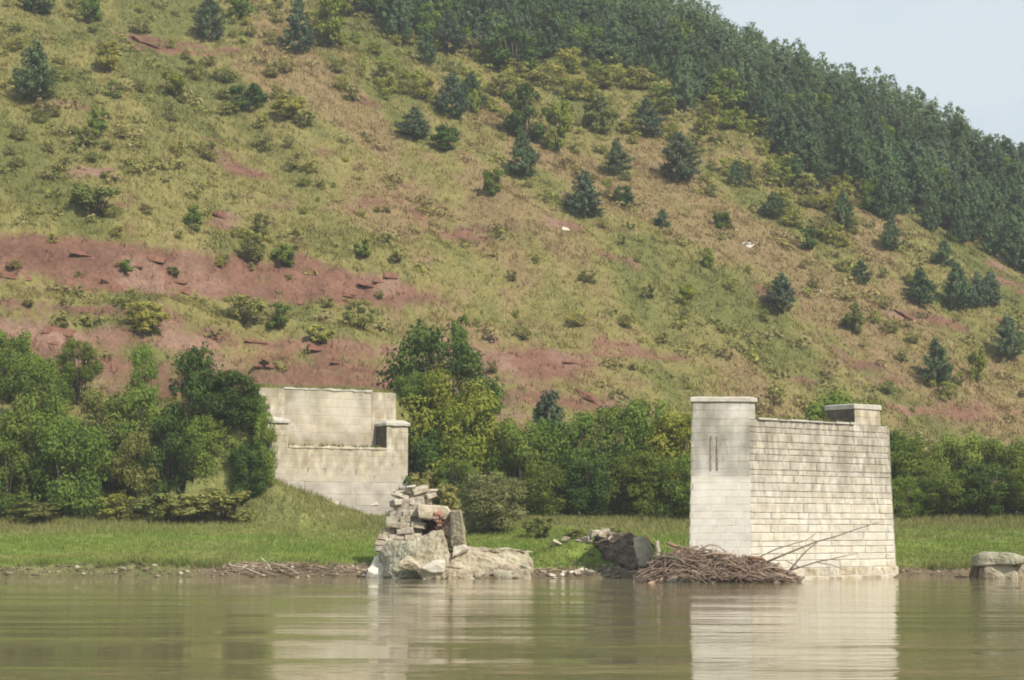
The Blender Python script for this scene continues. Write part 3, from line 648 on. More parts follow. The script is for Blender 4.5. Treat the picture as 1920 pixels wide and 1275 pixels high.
# raised end blocks with caps
for (u0, u1, zt) in ((0.0, 1.54, 8.95), (8.53, AB_W, 9.0)):
    eb = link('end_block', MB().add(bx(u0 + .06, u1 - .06, BV, -.06, ASEAT - .1, zt)).mesh('end_block'), M['mortar'], abut)
    subs = courses(abut, 'end_wall_block', PLAST, rng, ab(u0, 0, ASEAT), ab(u1, 0, ASEAT), ab(u0, 0, zt), ab(u1, 0, zt), np.linspace(0, 1, 5), 0.8, 0.2, 0.015, 0.2, 0.008)
    subs += courses(abut, 'end_wall_block', DARKB if u0 > 5 else PLAST, rng, ab(u0, BV, ASEAT), ab(u0, 0, ASEAT), ab(u0, BV, zt), ab(u0, 0, zt), np.linspace(0, 1, 5), 0.8, 0.2, 0.015, 0.2, 0.008)
    subs += courses(abut, 'end_wall_block', PLAST, rng, ab(u1, 0, ASEAT), ab(u1, BV, ASEAT), ab(u1, 0, zt), ab(u1, BV, zt), np.linspace(0, 1, 5), 0.8, 0.2, 0.015, 0.2, 0.008)
    subs += [link('cap_slab', hull_mesh('cap_slab', to_local([ab(a, b, zt + .002) for a in (u0 - .12, u1 + .12) for b in (BV + .02, .14)] + [ab(a, b, zt + .2) for a in (u0 - .12, u1 + .12) for b in (BV + .02, .14)] + [ab(a, b, zt + .42) for a in (u0 + .2, u1 - .2) for b in (BV + .02, -.3)], abut), .06, 4, 3, .03), M['capstone'], abut)]
    for o in subs: o.parent = eb
# right side wall of the abutment
courses(abut, 'side_block', PLAST, rng, ab(AB_W, 0, 2.0), ab(AB_W, -4, 2.0), ab(AB_W, 0, ASEAT), ab(AB_W, -4, ASEAT), np.linspace(0, 1, 14), 1.0, 0.3, 0.02, 0.25, 0.01)
# small drain holes with dark mouths
for (uu, zz, hh_) in ((2.9, 6.1, .30), (4.1, 6.05, .24), (5.3, 6.1, .2), (6.3, 6.0, .34), (7.6, 5.7, .2), (8.9, 6.5, .26)):
    link('drain_hole', MB().add(bx(uu, uu + .10, -.05, .022, zz - hh_ / 2, zz + hh_ / 2)).mesh('drain_hole'), M['rust'], abut)
# the white broken corner at the foot of the wall
link('broken_patch', hull_mesh('broken_patch', to_local([ab(3.6, .25, 4.2), ab(5.0, .25, 4.15), ab(5.0, .25, 3.1), ab(4.6, .25, 3.2), ab(3.6, -.1, 4.2), ab(5.0, -.1, 4.15), ab(5, -.1, 3.1)], abut), .04, 3, 12, .02), M['pale'], abut)
link('broken_patch', hull_mesh('broken_patch', to_local([ab(7.3, .22, 3.85), ab(7.9, .22, 3.9), ab(7.8, .22, 4.08), ab(7.4, -.1, 3.85), ab(7.9, -.1, 3.9), ab(7.8, -.1, 4.08)], abut), .02, 2, 13, .02), M['pale'], abut)

# ------------------------------------------------------------------ ruined masonry and concrete blocks at the water
def chunk(front, Yf, back_dy, shrink=0.9, lift=0.0):
    """front outline in photo pixels at depth(s) Yf, and a back outline behind it"""
    pts = []
    for i, p in enumerate(front):
        Y = Yf[i] if isinstance(Yf, (list, tuple)) else Yf
        pts.append(at(p[0], p[1], Y))
    c = sum(pts, Vector()) / len(pts)
    back = [Vector((c.x + (p.x - c.x) * shrink, p.y + back_dy, c.z + (p.z - c.z) * shrink + lift)) for p in pts]
    return pts + back
rock('concrete_wedge', chunk([(684, 1084), (700, 1046), (718, 1032), (726, 1036), (728, 1086)], [96.4, 96.2, 95.9, 95.6, 95.4], 1.6), M['pale'], 'small pale concrete wedge beside the dark left side of the broken blocks', 'concrete block', amp=.04, seed=1)
rock('concrete_boulder', chunk([(716, 1084), (712, 1040), (722, 1016), (760, 1012), (790, 1022), (806, 1055), (806, 1088), (740, 1090)], [95.4, 95.9, 95.6, 94.9, 94.6, 94.4, 94.2, 94.4], 2.2), M['concreteg'],
     'rounded grey-green concrete boulder with a dark shaded side at the waterline', 'concrete block', amp=.16, seed=2, bevel=.16)
rock('concrete_wedge', chunk([(776, 1012), (806, 997), (829, 990), (836, 1012), (842, 1045), (838, 1088), (790, 1088), (770, 1050)], [95.2, 94.9, 94.6, 93.9, 93.5, 93.3, 93.4, 94.0], 2.0, .85), M['concrete'],
     'pointed tilted concrete wedge standing between the boulder and the long slab', 'concrete block', amp=.15, seed=3, bevel=.08)
rock('concrete_slab', chunk([(826, 1090), (830, 1042), (872, 1027), (920, 1038), (966, 1030), (990, 1037), (1000, 1058), (998, 1088)], [94.8, 95.5, 95.7, 95.8, 95.9, 95.8, 95.5, 95.0], 2.4, .92), M['concrete'],
     'long low broken concrete slab lying at the waterline', 'concrete block', amp=.18, seed=4, bevel=.12)
rock('concrete_slab', [at(845, 1026, 96.6), at(845, 958, 96.6), at(864, 955, 96.2), at(874, 1030, 96.2), at(842, 1026, 98.3), at(842, 960, 98.3), at(866, 957, 98.0), at(876, 1030, 98.0)], M['concrete'],
     'upright concrete slab on end beside the ruined masonry stump', 'concrete block', amp=.05, seed=5, bevel=.05)
for k, (px_, py_, sz, lab) in enumerate(((700, 1068, .34, 'grey boulder at the left foot of the broken blocks'), (772, 1058, .62, 'pale squat boulder in front of the masonry stump'), (812, 1066, .5, 'pale boulder leaning between the wedge and the rounded boulder'), (852, 1062, .46, 'pale boulder filling the gap left of the long slab'), (868, 1034, .42, 'pale lump lying on the left end of the long slab'))):
    rngk = np.random.default_rng(180 + k); c_ = at(px_, py_, 93.6 if k < 4 else 95.6)
    rock('boulder', [c_ + Vector((rngk.uniform(-1, 1) * sz * 1.25, rngk.uniform(-.9, .9) * sz, rngk.uniform(-.85, .85) * sz)) for _ in range(13)], M['concrete'] if k % 2 else M['pale'], lab, 'boulder', None, .07, 30 + k, .05, 3)
for k, (px_, py_, sz) in enumerate(((808, 1082, .26), (900, 1080, .24), (945, 1076, .4), (975, 1078, .42), (985, 1066, .3), (742, 1086, .22))):
    rngk = np.random.default_rng(150 + k); c_ = at(px_, py_, 93.9 if px_ < 940 else 94.3)
    rock('rubble_lump', [c_ + Vector((rngk.uniform(-1, 1) * sz * 1.5, rngk.uniform(-.8, .8) * sz, rngk.uniform(-.8, .8) * sz)) for _ in range(12)], M['rubble'] if k % 2 else M['concreteg'],
         'lump of broken rubble at the foot of the concrete blocks', 'stone', 'rubble lumps at the foot of the concrete blocks', .05, k, .03, 2)
ruin = empty('masonry_stump', at(755, 1030, 98.6), 'ruined stump of coursed stone masonry with a crumbling top', 'masonry ruin')
rng = np.random.default_rng(55)
rows = [(1034, 700, 800), (1023, 703, 795), (1012, 708, 792), (1001, 716, 786), (990, 722, 790), (979, 724, 792), (968, 730, 790), (957, 738, 796), (946, 742, 806), (935, 744, 812), (926, 754, 804)]
for r, (yb, xa, xb) in enumerate(rows):
    x_ = xa + rng.uniform(-3, 3)
    while x_ < xb - 6:
        wd = rng.uniform(12, 36)
        if 786 < x_ + wd / 2 < 850 and 968 < yb < 1005: break
        Yd = 97.7 + r * 0.10 + rng.uniform(-.22, .2)
        c_ = at(x_ + wd / 2, yb - 5.5, Yd); k = Yd / F_PX
        rz = rng.uniform(-.22, .22) + (0.25 if r > 7 else 0); ry_ = rng.uniform(-.09, .09) * (3 if r > 7 else 1)
        put_block('stone', RUB[rng.integers(6)], ruin, c_, (math.cos(rz), math.sin(rz), ry_ * 1.6), (math.sin(rz), -math.cos(rz), rng.uniform(-.1, .15)), wd * k * rng.uniform(.96, 1.03), rng.uniform(9.5, 12.5) * k, rng.uniform(.5, .9))
        x_ += wd
mcore = hull_mesh('core', to_local(chunk([(716, 1034), (736, 975), (754, 935), (796, 930), (796, 962), (780, 990), (786, 1034)], 98.4, 1.6, .9), ruin), .12, 3, 6, .1); link('core', mcore, M['rubble'], ruin)
lint = hull_mesh('overhang', to_local(chunk([(782, 944), (838, 950), (846, 962), (838, 975), (800, 970), (784, 972)], 97.6, 1.8), ruin), .08, 3, 7, .06); link('overhang', lint, M['rubble'], ruin)
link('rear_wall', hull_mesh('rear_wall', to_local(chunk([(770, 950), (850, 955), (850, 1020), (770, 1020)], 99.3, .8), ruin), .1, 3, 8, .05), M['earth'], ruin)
for k in range(26):
    px_, py_ = rng.uniform(808, 842), rng.uniform(958, 990)
    if py_ > 972 and px_ < 815: continue
    Yd = 97.6 + rng.uniform(-.15, .3); c_ = at(px_, py_, Yd); a_ = rng.uniform(-.6, .6)
    put_block('brick', RUB[rng.integers(6)], ruin, c_, (math.cos(a_), math.sin(a_), rng.uniform(-.4, .4)), (math.sin(a_), -math.cos(a_), 0), .26, .13, .3).data = RUB[rng.integers(6)]
BR = [m_.copy() for m_ in RUB[:2]]
for b in BR: b.materials.clear(); b.materials.append(M['brick'])
for ch in ruin.children:
    if ch.name.startswith('brick'): ch.data = BR[rng.integers(2)]
for k in range(9):
    px_, py_ = 745 + k * 8 + rng.uniform(-4, 4), 912 + abs(k - 4) * 3 + rng.uniform(-3, 6)
    c_ = at(px_, py_, 98.8 + rng.uniform(-.3, .3)); sz = rng.uniform(.15, .32)
    q = [Vector((rng.uniform(-1, 1) * sz * 1.3, rng.uniform(-1, 1) * sz, rng.uniform(-.6, .6) * sz)) for _ in range(10)]
    link('loose_stone', hull_mesh('loose_stone', [Vector(p) + c_ - Vector(ruin.location) for p in q], .02, 1, k, 0), M['pale'] if k % 2 else M['rubble'], ruin)
# earth hull and fragment mid-bank; hollow shade put into the earth colour
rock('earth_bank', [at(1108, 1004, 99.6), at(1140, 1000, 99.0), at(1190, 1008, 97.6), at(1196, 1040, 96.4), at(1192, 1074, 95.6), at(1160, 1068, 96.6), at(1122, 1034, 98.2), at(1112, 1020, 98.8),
      at(1200, 1010, 99.4), at(1200, 1066, 99.0), at(1130, 1003, 100.8)], M['earth'], 'earth face of the eroded bank left of the driftwood, shade painted dark', 'earth bank', amp=.34, seed=9, bevel=.05)
rock('concrete_fragment', [at(1186, 1008, 96.9), at(1204, 1006, 96.9), at(1217, 1026, 96.5), at(1222, 1062, 96.2), at(1196, 1062, 95.9), at(1190, 1030, 96.3),
      at(1192, 1008, 98.4), at(1212, 1008, 98.4), at(1226, 1030, 98.2), at(1230, 1064, 98.2), at(1196, 1064, 98.0)], M['concrete'], 'pale leaning concrete fragment beside the dark hollow of the bank', 'concrete block', amp=.05, seed=19, bevel=.05)
for k, (px_, py_, sz) in enumerate(((1098, 1010, .32), (1112, 1001, .34), (1131, 999, .36), (1152, 1001, .33), (1085, 1014, .25), (1060, 1008, .3), (1044, 1014, .22), (1170, 1004, .3))):
    rngk = np.random.default_rng(100 + k); Yd = 98.9; c_ = at(px_, py_ + 2, Yd)
    q = [c_ + Vector((rngk.uniform(-1, 1) * sz * 1.2, rngk.uniform(-1, 1) * sz, rngk.uniform(-.8, .8) * sz)) for _ in range(12)]
    rock('loose_stone', q, M['rubble'], 'loose grey-brown stone along the top of the eroded bank', 'stone', 'loose stones on the eroded bank', .03, k, 0, 2)
# blocks at the right edge
rock('concrete_block', chunk([(1844, 1094), (1846, 1066), (1852, 1054), (1896, 1054), (1908, 1072), (1910, 1094)], [93.6, 93.6, 93.8, 93.4, 93.2, 93.1], 1.6), M['concrete'], 'pale concrete block rising from the water at the right edge', 'concrete block', amp=.05, seed=11, bevel=.07)
rock('stone_slab', chunk([(1832, 1062), (1836, 1042), (1856, 1034), (1900, 1038), (1932, 1046), (1935, 1058), (1900, 1058), (1866, 1056)], [93.8, 93.8, 93.7, 93.2, 93.0, 92.9, 92.9, 93.4], 2.0), M['concreteg'], 'brown flat slab lying across the block at the right edge', 'stone slab', amp=.08, seed=12, bevel=.06)
rock('boulder', chunk([(1890, 1094), (1896, 1062), (1920, 1052), (1965, 1056), (1975, 1094)], 94.2, 2.0), M['rubble'], 'brown boulder cut off by the right edge of the picture', 'boulder', amp=.1, seed=13, bevel=.1)
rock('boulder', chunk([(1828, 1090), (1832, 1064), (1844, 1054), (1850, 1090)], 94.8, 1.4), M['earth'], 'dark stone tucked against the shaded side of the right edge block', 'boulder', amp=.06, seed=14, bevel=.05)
# pale stones along the waterline
rng = np.random.default_rng(61)
for k in range(24):
    px_ = 1004 + k * 8 + rng.uniform(-4, 4) if k < 14 else rng.uniform(1195, 1300)
    py_ = rng.uniform(1068, 1084) if k < 14 else rng.uniform(1083, 1089); Yd = 95.0 - (3.6 if k >= 14 else 0)
    c_ = at(px_, py_, Yd + rng.uniform(-.3, .6)); sz = rng.uniform(.12, .28)
    q = [c_ + Vector((rng.uniform(-1, 1) * sz * 1.5, rng.uniform(-1, 1) * sz, rng.uniform(-.9, .7) * sz)) for _ in range(11)]
    rock('shore_stone', q, M['pale'], 'small pale stone on the shore between the long slab and the driftwood' if k < 14 else 'small pale stone under the front edge of the driftwood heap', 'stone',
         'pale stones along the waterline' if k < 14 else 'pale stones under the driftwood', .02, k, 0, 1)
# red rock ledges and stones on the slope
for k, (px_, py_, w_, h_, lab) in enumerate(((208, 532, 34, 34, 'jagged red rock ledge with a dark crack in the upper red band'), (352, 552, 24, 30, 'red rock step at the right end of the upper red band'),
        (497, 680, 20, 16, 'small dark notch of red rock above the abutment'), (1095, 742, 60, 34, 'stepped red rock outcrop at the right end of the lower red band'), (412, 402, 30, 34, 'dark red rock scar between green shrubs on the middle slope'),
        (290, 88, 120, 16, 'long red rock lip with a dark overhang high on the slope'), (1535, 0, 0, 0, ''), (1690, 590, 60, 14, 'broken red ledge between young pines on the right slope'))):
    if not w_: continue
    hp = raycast(px_, py_)
    if not hp: continue
    kk = hp[1] / F_PX; rngk = np.random.default_rng(300 + k); c_ = Vector(hp); q = []
    for _ in range(16):
        a_ = rngk.uniform(-1, 1); q.append(c_ + Vector((a_ * w_ * kk / 2, rngk.uniform(-.9, 1.6), -a_ * w_ * kk * 0.22 + rngk.uniform(-.6, .5) * h_ * kk / 2)))
    rock('red_rock_ledge', q, M['redrock'], lab, 'rock ledge', None, .12, k, .04)
lrng = np.random.default_rng(350); cnt = [0, 0]
for k in range(400):
    px_ = lrng.uniform(0, 1130); py_ = lrng.uniform(440, 760); hp = raycast(px_, py_, 135, 230, .4)
    if hp is None or min(cnt) >= 16: continue
    wz = hp[2]; b_ = 0 if 13.6 < wz < 18.4 and hp[0] < 9 else (1 if 22.4 < wz < 26.2 and hp[0] < -10 else -1)
    if b_ < 0 or cnt[b_] >= 18: continue
    cnt[b_] += 1; L_ = lrng.uniform(.6, 2.6); hh_ = lrng.uniform(.25, .7); c_ = Vector(hp); q = []
    for t in np.linspace(-.5, .5, 7):
        for zz in (0, 1):
            q.append(c_ + Vector((t * L_, t * L_ * .5 + lrng.uniform(-.15, .15) + (-.35 if zz == 0 else .25), -t * L_ * .12 + (zz - .75) * hh_ + lrng.uniform(-.08, .08))))
            q.append(q[-1] + Vector((0, .9, .1)))
    rock('red_rock_ledge', q, M['redrock'], 'thin red ledge in the lower red band behind the abutment' if b_ == 0 else 'thin red ledge in the upper red band on the left slope', 'rock ledge', 'ledges in the lower red band' if b_ == 0 else 'ledges in the upper red band', .12, k, 0, 2)
def number_along(group, fmt):
    ob = sorted([o for o in C.objects if o.parent is None and o.get('group') == group], key=lambda o: o.location.x / o.location.y)
    for k_, o in enumerate(ob):
        if k_ < len(ORD): o['label'] = fmt % ORD[k_]
number_along('ledges in the lower red band', '%s thin red ledge from the left in the lower red band')
number_along('ledges in the upper red band', '%s thin red ledge from the left in the upper red band')
number_along('pale stones along the waterline', '%s small pale stone from the left on the shore right of the long slab')
number_along('pale stones under the driftwood', '%s small pale stone from the left under the front of the driftwood heap')
number_along('loose stones on the eroded bank', '%s loose stone from the left along the top of the eroded bank')
number_along('rubble lumps at the foot of the concrete blocks', '%s rubble lump from the left at the foot of the concrete blocks')
for k, (px_, py_, w_, lab) in enumerate(((1060, 432, 16, 'lone pale stone on the open slope below the pines'), (1402, 464, 26, 'pale tilted stone on the right middle slope'), (1400, 632, 14, 'small white stone low on the right slope'), (1532, 548, 16, 'narrow pale stone beside the blue-green pine'))):
    hp = raycast(px_, py_); kk = hp[1] / F_PX; rngk = np.random.default_rng(400 + k); c_ = Vector(hp)
    q = [c_ + Vector((rngk.uniform(-.6, .6) * w_ * kk, rngk.uniform(-.5, .5), rngk.uniform(-.2, .45) * w_ * kk)) for _ in range(12)]
    rock('hillside_stone', q, M['pale'], lab, 'stone', None, .03, k, .02, 2)

# ------------------------------------------------------------------ driftwood
rng = np.random.default_rng(71)
def stick(p0, p1, r0, r1, bend, nseg=4):
    p0, p1 = Vector(p0), Vector(p1); L = (p1 - p0).length; pts = []
    off = Vector((rng.normal(), rng.normal(), rng.normal())) * bend * L; off2 = Vector((rng.normal(), rng.normal(), rng.normal())) * bend * L * .5
    for i in range(nseg + 1):
        t = i / nseg; pts.append(p0.lerp(p1, t) + off * math.sin(math.pi * t) + off2 * math.sin(2 * math.pi * t))
    return tube(pts, [r0 + (r1 - r0) * i / nseg for i in range(nseg + 1)], 5)
pile_c = at(1320, 1088, 88.6)
pile = empty('driftwood_heap', (pile_c.x, 88.6, 0), 'tangled heap of brown driftwood piled against the pier at the water', 'driftwood')
def pile_h(px): return float(np.interp(px, [1190, 1210, 1240, 1275, 1330, 1380, 1430, 1465, 1490, 1510], [0.1, .5, 1.15, 1.58, 1.42, 1.2, .85, .45, .2, .05]))
mb = MB(); branches = []
for k in range(1150):
    px_ = rng.uniform(1202, 1488); H = pile_h(px_); vv = rng.uniform(-1, 1)
    Yc = 88.8 + vv * (0.5 + 1.0 * H); zz = H * (1 - vv * vv * .85) * math.sqrt(rng.uniform(.05, 1)) + .02
    c_ = Vector(((px_ - CX) / F_PX * Yc, Yc, zz)); L = rng.uniform(.35, 1.7) if H > .5 else rng.uniform(.2, .8)
    slope = (pile_h(px_ + 15) - pile_h(px_ - 15)) / .75
    a_ = rng.normal(0, .6); dz = slope * .55 + rng.normal(0, .28)
    d_ = Vector((math.cos(a_), math.sin(a_), dz)).normalized()
    p0, p1 = c_ - d_ * L / 2, c_ + d_ * L / 2
    p0.z = max(p0.z, -.05); p1.z = max(p1.z, -.05)
    r_ = rng.uniform(.012, .04)
    if k % 26 == 0: branches.append((p0 - d_ * .3, p1 + d_ * .3, rng.uniform(.05, .11)))
    else: mb.add(stick(p0 - Vector(pile.location), p1 - Vector(pile.location), r_, r_ * .5, .09))
o = link('brushwood', mb.mesh('brushwood', True), M['wood'], pile); o['kind'] = 'stuff'
for i, (p0, p1, r_) in enumerate(branches):
    m_ = MB().add(stick(p0 - Vector(pile.location), p1 - Vector(pile.location), r_, r_ * .6, .06, 6)).mesh('branch', True)
    link('branch', m_, M['wood'] if i % 3 else M['greywood'], pile)
def branch_thing(label, paths, mat, name='dead_branch', cat='branch', group=None):
    b0 = Vector(paths[0][0][0]); mb = MB()
    for pts, r0, r1 in paths:
        pts = [Vector(p) for p in pts]; q = []
        for i in range(len(pts) - 1):
            for t in (0, .33, .66): q.append(pts[i].lerp(pts[i + 1], t) + Vector((rng.normal(), rng.normal(), rng.normal())) * .012)
        q.append(pts[-1]); n_ = len(q)
        mb.add(tube([p - b0 for p in q], [r0 + (r1 - r0) * i / (n_ - 1) for i in range(n_)], 6))
    return tag(link(name, mb.mesh(name, True), mat, None, b0), label, cat, group)
branch_thing('long bare grey branch rising right from the driftwood across the pier face', [([at(1440, 1052, 88.5), at(1530, 1016, 88.9), at(1646, 980, 89.6)], .06, .02), ([at(1480, 1070, 88.3), at(1505, 1040, 88.6), at(1538, 1012, 88.9)], .05, .02)], M['greywood'])
branch_thing('thin bare branch slanting up from the heap towards the pier cutwater corner', [([at(1420, 1046, 88.4), at(1460, 1028, 88.6), at(1510, 1014, 88.8), at(1533, 998, 89.0)], .04, .012)], M['greywood'])
branch_thing('low forked bare branch lying right of the heap against the pier base', [([at(1478, 1070, 88.2), at(1530, 1054, 88.5), at(1560, 1048, 88.8), at(1608, 1038, 89.2)], .05, .015), ([at(1530, 1054, 88.5), at(1560, 1060, 88.2), at(1596, 1072, 88.0)], .025, .01), ([at(1500, 1064, 88.3), at(1470, 1050, 88.0)], .03, .015)], M['greywood'])
branch_thing('short yellowish stump of wood standing left of the driftwood heap', [([at(1233, 1046, 89.9), at(1234, 1030, 89.9), at(1232, 1014, 89.9)], .13, .09)], M['palewood'], 'wood_stump', 'stump')
for k, (pa, pb, lab) in enumerate((((428, 1060), (492, 1078), 'pale dead branch lying on the mud nearest the grass'), ((488, 1046), (510, 1070), 'short pale branch sticking up from the mud bank'), ((508, 1056), (560, 1076), 'bleached branch lying across the middle of the mud strip'), ((590, 1062), (650, 1080), 'long thin stick on the mud near the concrete blocks'))):
    branch_thing(lab, [([at(*pa, 96.9), at((pa[0] + pb[0]) / 2, (pa[1] + pb[1]) / 2 - 4, 96.6), at(*pb, 96.3)], .05, .025), ([at((pa[0] + pb[0]) / 2, (pa[1] + pb[1]) / 2 - 4, 96.6), at((pa[0] + pb[0]) / 2 + 14, (pa[1] + pb[1]) / 2 - 14, 96.4)], .025, .012)], M['palewood'] if k != 3 else M['greywood'])
mb = MB()
for k in range(170):
    px_ = rng.uniform(425, 700); Yc = rng.uniform(96.6, 98.6); x_ = (px_ - CX) / F_PX * Yc; z_ = ground_z(x_, Yc) + rng.uniform(0, .10); a_ = rng.normal(0, .5); L = rng.uniform(.15, .8)
    d_ = Vector((math.cos(a_), math.sin(a_), rng.normal(0, .15))); c_ = Vector((x_, Yc, z_))
    mb.add(stick(c_ - d_ * L / 2, c_ + d_ * L / 2, .022, .012, .08, 3))
o = link('driftwood_litter', mb.mesh('driftwood_litter', True), M['wood']); o['kind'] = 'stuff'; o['label'] = 'small sticks washed up on the mud strip'; o['category'] = 'driftwood'

# ------------------------------------------------------------------ plants: unit meshes (height 1, width 1)
def diamonds(c, nrm, ln, wd, rng, along=None):
    """leaf-shaped quads centred on c facing nrm; returns verts (N*4,3)"""
    N = len(c); r = rng.normal(size=(N, 3)) if along is None else along
    t = r - nrm * np.sum(r * nrm, 1, keepdims=True); t /= np.linalg.norm(t, axis=1, keepdims=True) + 1e-9
    b = np.cross(nrm, t); ln = np.broadcast_to(np.asarray(ln, float).reshape(-1, 1), (N, 1)); wd = np.broadcast_to(np.asarray(wd, float).reshape(-1, 1), (N, 1))
    fold = nrm * ln * 0.12
    v = np.stack([c - t * ln * .5, c - b * wd * .5 + fold, c + t * ln * .5, c + b * wd * .5 + fold], 1)
    return v.reshape(-1, 3)
def unit_bush(seed, n_leaf, leaf, n_lobe, flat=0.0, low=0.0, top=0.75):
    rng = np.random.default_rng(seed); lobes = []
    for i in range(n_lobe * 6):
        if len(lobes) >= n_lobe: break
        z = rng.uniform(0.10 + low, 0.90); prof = math.sqrt(max(0.02, 1 - ((z - 0.42) / 0.60) ** 2)) if z > .42 else 0.72 + 0.28 * z / .42
        prof *= 1 - flat * z
        r = rng.uniform(0.09, 0.17) * (1.15 - 0.45 * z); a = rng.uniform(0, 2 * math.pi); q = math.sqrt(rng.uniform(0.1, 1)) * max(0, 0.5 * prof - r * .7)
        lobes.append((q * math.cos(a), q * math.sin(a), min(z, 1 - r * .8), r, rng.uniform(0, 1)))
    L = np.array(lobes); w = L[:, 3] ** 2; k = rng.choice(len(L), n_leaf, p=w / w.sum())
    d = rng.normal(size=(n_leaf, 3)); d /= np.linalg.norm(d, axis=1, keepdims=True)
    lump = 1 + 0.25 * np.sin(d[:, 0] * 5 + k) * np.sin(d[:, 1] * 6 + k * 2.1) + 0.15 * np.sin(d[:, 2] * 9 + k)
    rad = L[k, 3] * (rng.uniform(.25, 1.12, n_leaf) ** .5) * lump
    c = L[k, :3] + d * rad[:, None] * np.array([1, 1, .85]); c[:, 2] = np.clip(c[:, 2], 0.015, 1.05)
    nrm = d * .95 + rng.normal(size=(n_leaf, 3)) * .42 + np.array([0, 0, .4]); nrm /= np.linalg.norm(nrm, axis=1, keepdims=True)
    s = leaf * rng.uniform(.6, 1.35, n_leaf)
    v = diamonds(c, nrm, s, s * rng.uniform(.5, .75, n_leaf), rng); f = np.arange(n_leaf * 4).reshape(-1, 4)
    tint = np.clip(0.5 * L[k, 4] + 0.5 * rng.uniform(0, 1, n_leaf) + rng.normal(0, .06, n_leaf), 0, 1)
    crown = new_mesh('crown', v, f, False, None, np.repeat(tint, 4))
    mb = MB(); ns = 3 + seed % 3
    order = np.argsort(-L[:, 2])
    for i in order[:ns * 3]:
        p = Vector(L[i, :3]); st = Vector((rng.normal(0, .025), rng.normal(0, .025), -0.06)); mid = st.lerp(p, .5) + Vector((rng.normal(0, .03), rng.normal(0, .03), .04))
        mb.add(tube([st, mid, p], [.016, .011, .004], 5))
    return crown, mb.mesh('trunk', True)
def unit_pine(seed, whorls=13, per=6, n_t=16, droop=0.0, full=1.0, shape=0.8, ls=1.0):
    rng = np.random.default_rng(seed); cs, ns, al, ti = [], [], [], []; mb = MB()
    mb.add(tube([(0, 0, -.06), (rng.normal(0, .01), rng.normal(0, .01), .5), (0, 0, .98)], [.026, .017, .003], 6))
    lean = rng.uniform(0, 6.28)
    for wv in range(whorls):
        z = 0.07 + 0.9 * (wv + rng.uniform(-.3, .3)) / whorls; z = max(z, .05)
        R = 0.5 * min(1, ((1 - z) / 0.72)) ** shape * (0.75 + .25 * min(1, z / .18)) * full
        for b in range(per):
            if rng.uniform() < .10: continue
            a = rng.uniform(0, 6.28); L = R * rng.uniform(.6, 1.12) * (1 + .12 * math.cos(a - lean)) + .03
            rise = rng.uniform(.05, .35) - droop; tb = rng.uniform(0, 1)
            p0 = np.array([0, 0, z]); p1 = np.array([math.cos(a) * L, math.sin(a) * L, z + L * rise])
            if wv % 2 == 0 and b % 2 == 0: mb.add(tube([tuple(p0), tuple((p0 + p1) / 2 - np.array([0, 0, .01])), tuple(p1)], [.007, .005, .002], 4))
            n_ = max(4, int(n_t * (L / .35)))
            t = rng.uniform(.25, 1.05, n_) ** .75
            c = p0 + (p1 - p0) * t[:, None] + rng.normal(0, .022, (n_, 3)) + np.array([0, 0, .02]) * t[:, None] ** 2
            dirn = np.array([math.cos(a), math.sin(a), .45]) + rng.normal(0, .55, (n_, 3)); nr = np.array([0, 0, 1.0]) + np.array([math.cos(a), math.sin(a), 0]) * .5 + rng.normal(0, .5, (n_, 3))
            nr /= np.linalg.norm(nr, axis=1, keepdims=True)
            cs.append(c); ns.append(nr); al.append(dirn); ti.append(np.clip(.45 * tb + .4 * rng.uniform(0, 1, n_) + .2 * t, 0, 1))
    c, nr, dirn, ti = np.concatenate(cs), np.concatenate(ns), np.concatenate(al), np.concatenate(ti); N = len(c)
    s = rng.uniform(.045, .09, N) * ls; c[:, 2] = np.clip(c[:, 2], .01, 1.02)
    v = diamonds(c, nr, s, s * rng.uniform(.32, .52, N), rng, dirn)
    return new_mesh('crown', v, np.arange(N * 4).reshape(-1, 4), False, None, np.repeat(ti, 4)), mb.mesh('trunk', True)

BIG = [unit_bush(500 + i, 17000, 0.030, 48, low=.02) for i in range(5)]
TALL = [unit_bush(520 + i, 11000, 0.034, 46, flat=.35) for i in range(2)]
MID = [unit_bush(540 + i, 3600, 0.066, 24) for i in range(5)]
SMALL = [unit_bush(560 + i, 900, 0.13, 11, flat=.1) for i in range(5)]
OPEN = [unit_bush(580 + i, 760, 0.092, 26, flat=.15) for i in range(5)]
PINE = [unit_pine(600 + i, 15 + i % 3, 8, 52, 0.0 if i % 2 else .08, 1.0, .85 + .15 * (i % 3)) for i in range(7)]
for lst in (BIG, TALL, MID, SMALL, OPEN, PINE):
    for cr_, tr_ in lst: tr_.materials.append(M['bark'])
_matcache = {}
def crown_with(me, mat):
    key = (me.name, mat)
    if key not in _matcache:
        c_ = me.copy(); c_.materials.clear(); c_.materials.append(M[mat]); _matcache[key] = c_
    return _matcache[key]
trng = np.random.default_rng(77)
def plant(name, lib, i, mat, loc, wdt, hgt, label, cat, group=None, rz=None):
    cr_, tr_ = lib[i % len(lib)]
    rz = trng.uniform(0, 6.28) if rz is None else rz
    e = empty(name, loc, label, cat, group, rz, (wdt, wdt * trng.uniform(.85, 1.1), hgt))
    link('crown', crown_with(cr_, mat), None, e); link('trunk', tr_, None, e)
    return e
def near_plant(px, top, wpx, Y, lib, i, mat, label, name='leafy_bush', cat='bush', group=None, sink=0.0):
    x = (px - CX) / F_PX * Y * 1.0; z = ground_z(x, Y); zt = at(px, top, Y).z
    hh = max(.6, zt - z + sink)
    return plant(name, lib, i, mat, (x, Y, z - sink), max(wpx * Y / F_PX, hh * (.5 if lib is TALL or lib is PINE else .78)), hh, label, cat, group)
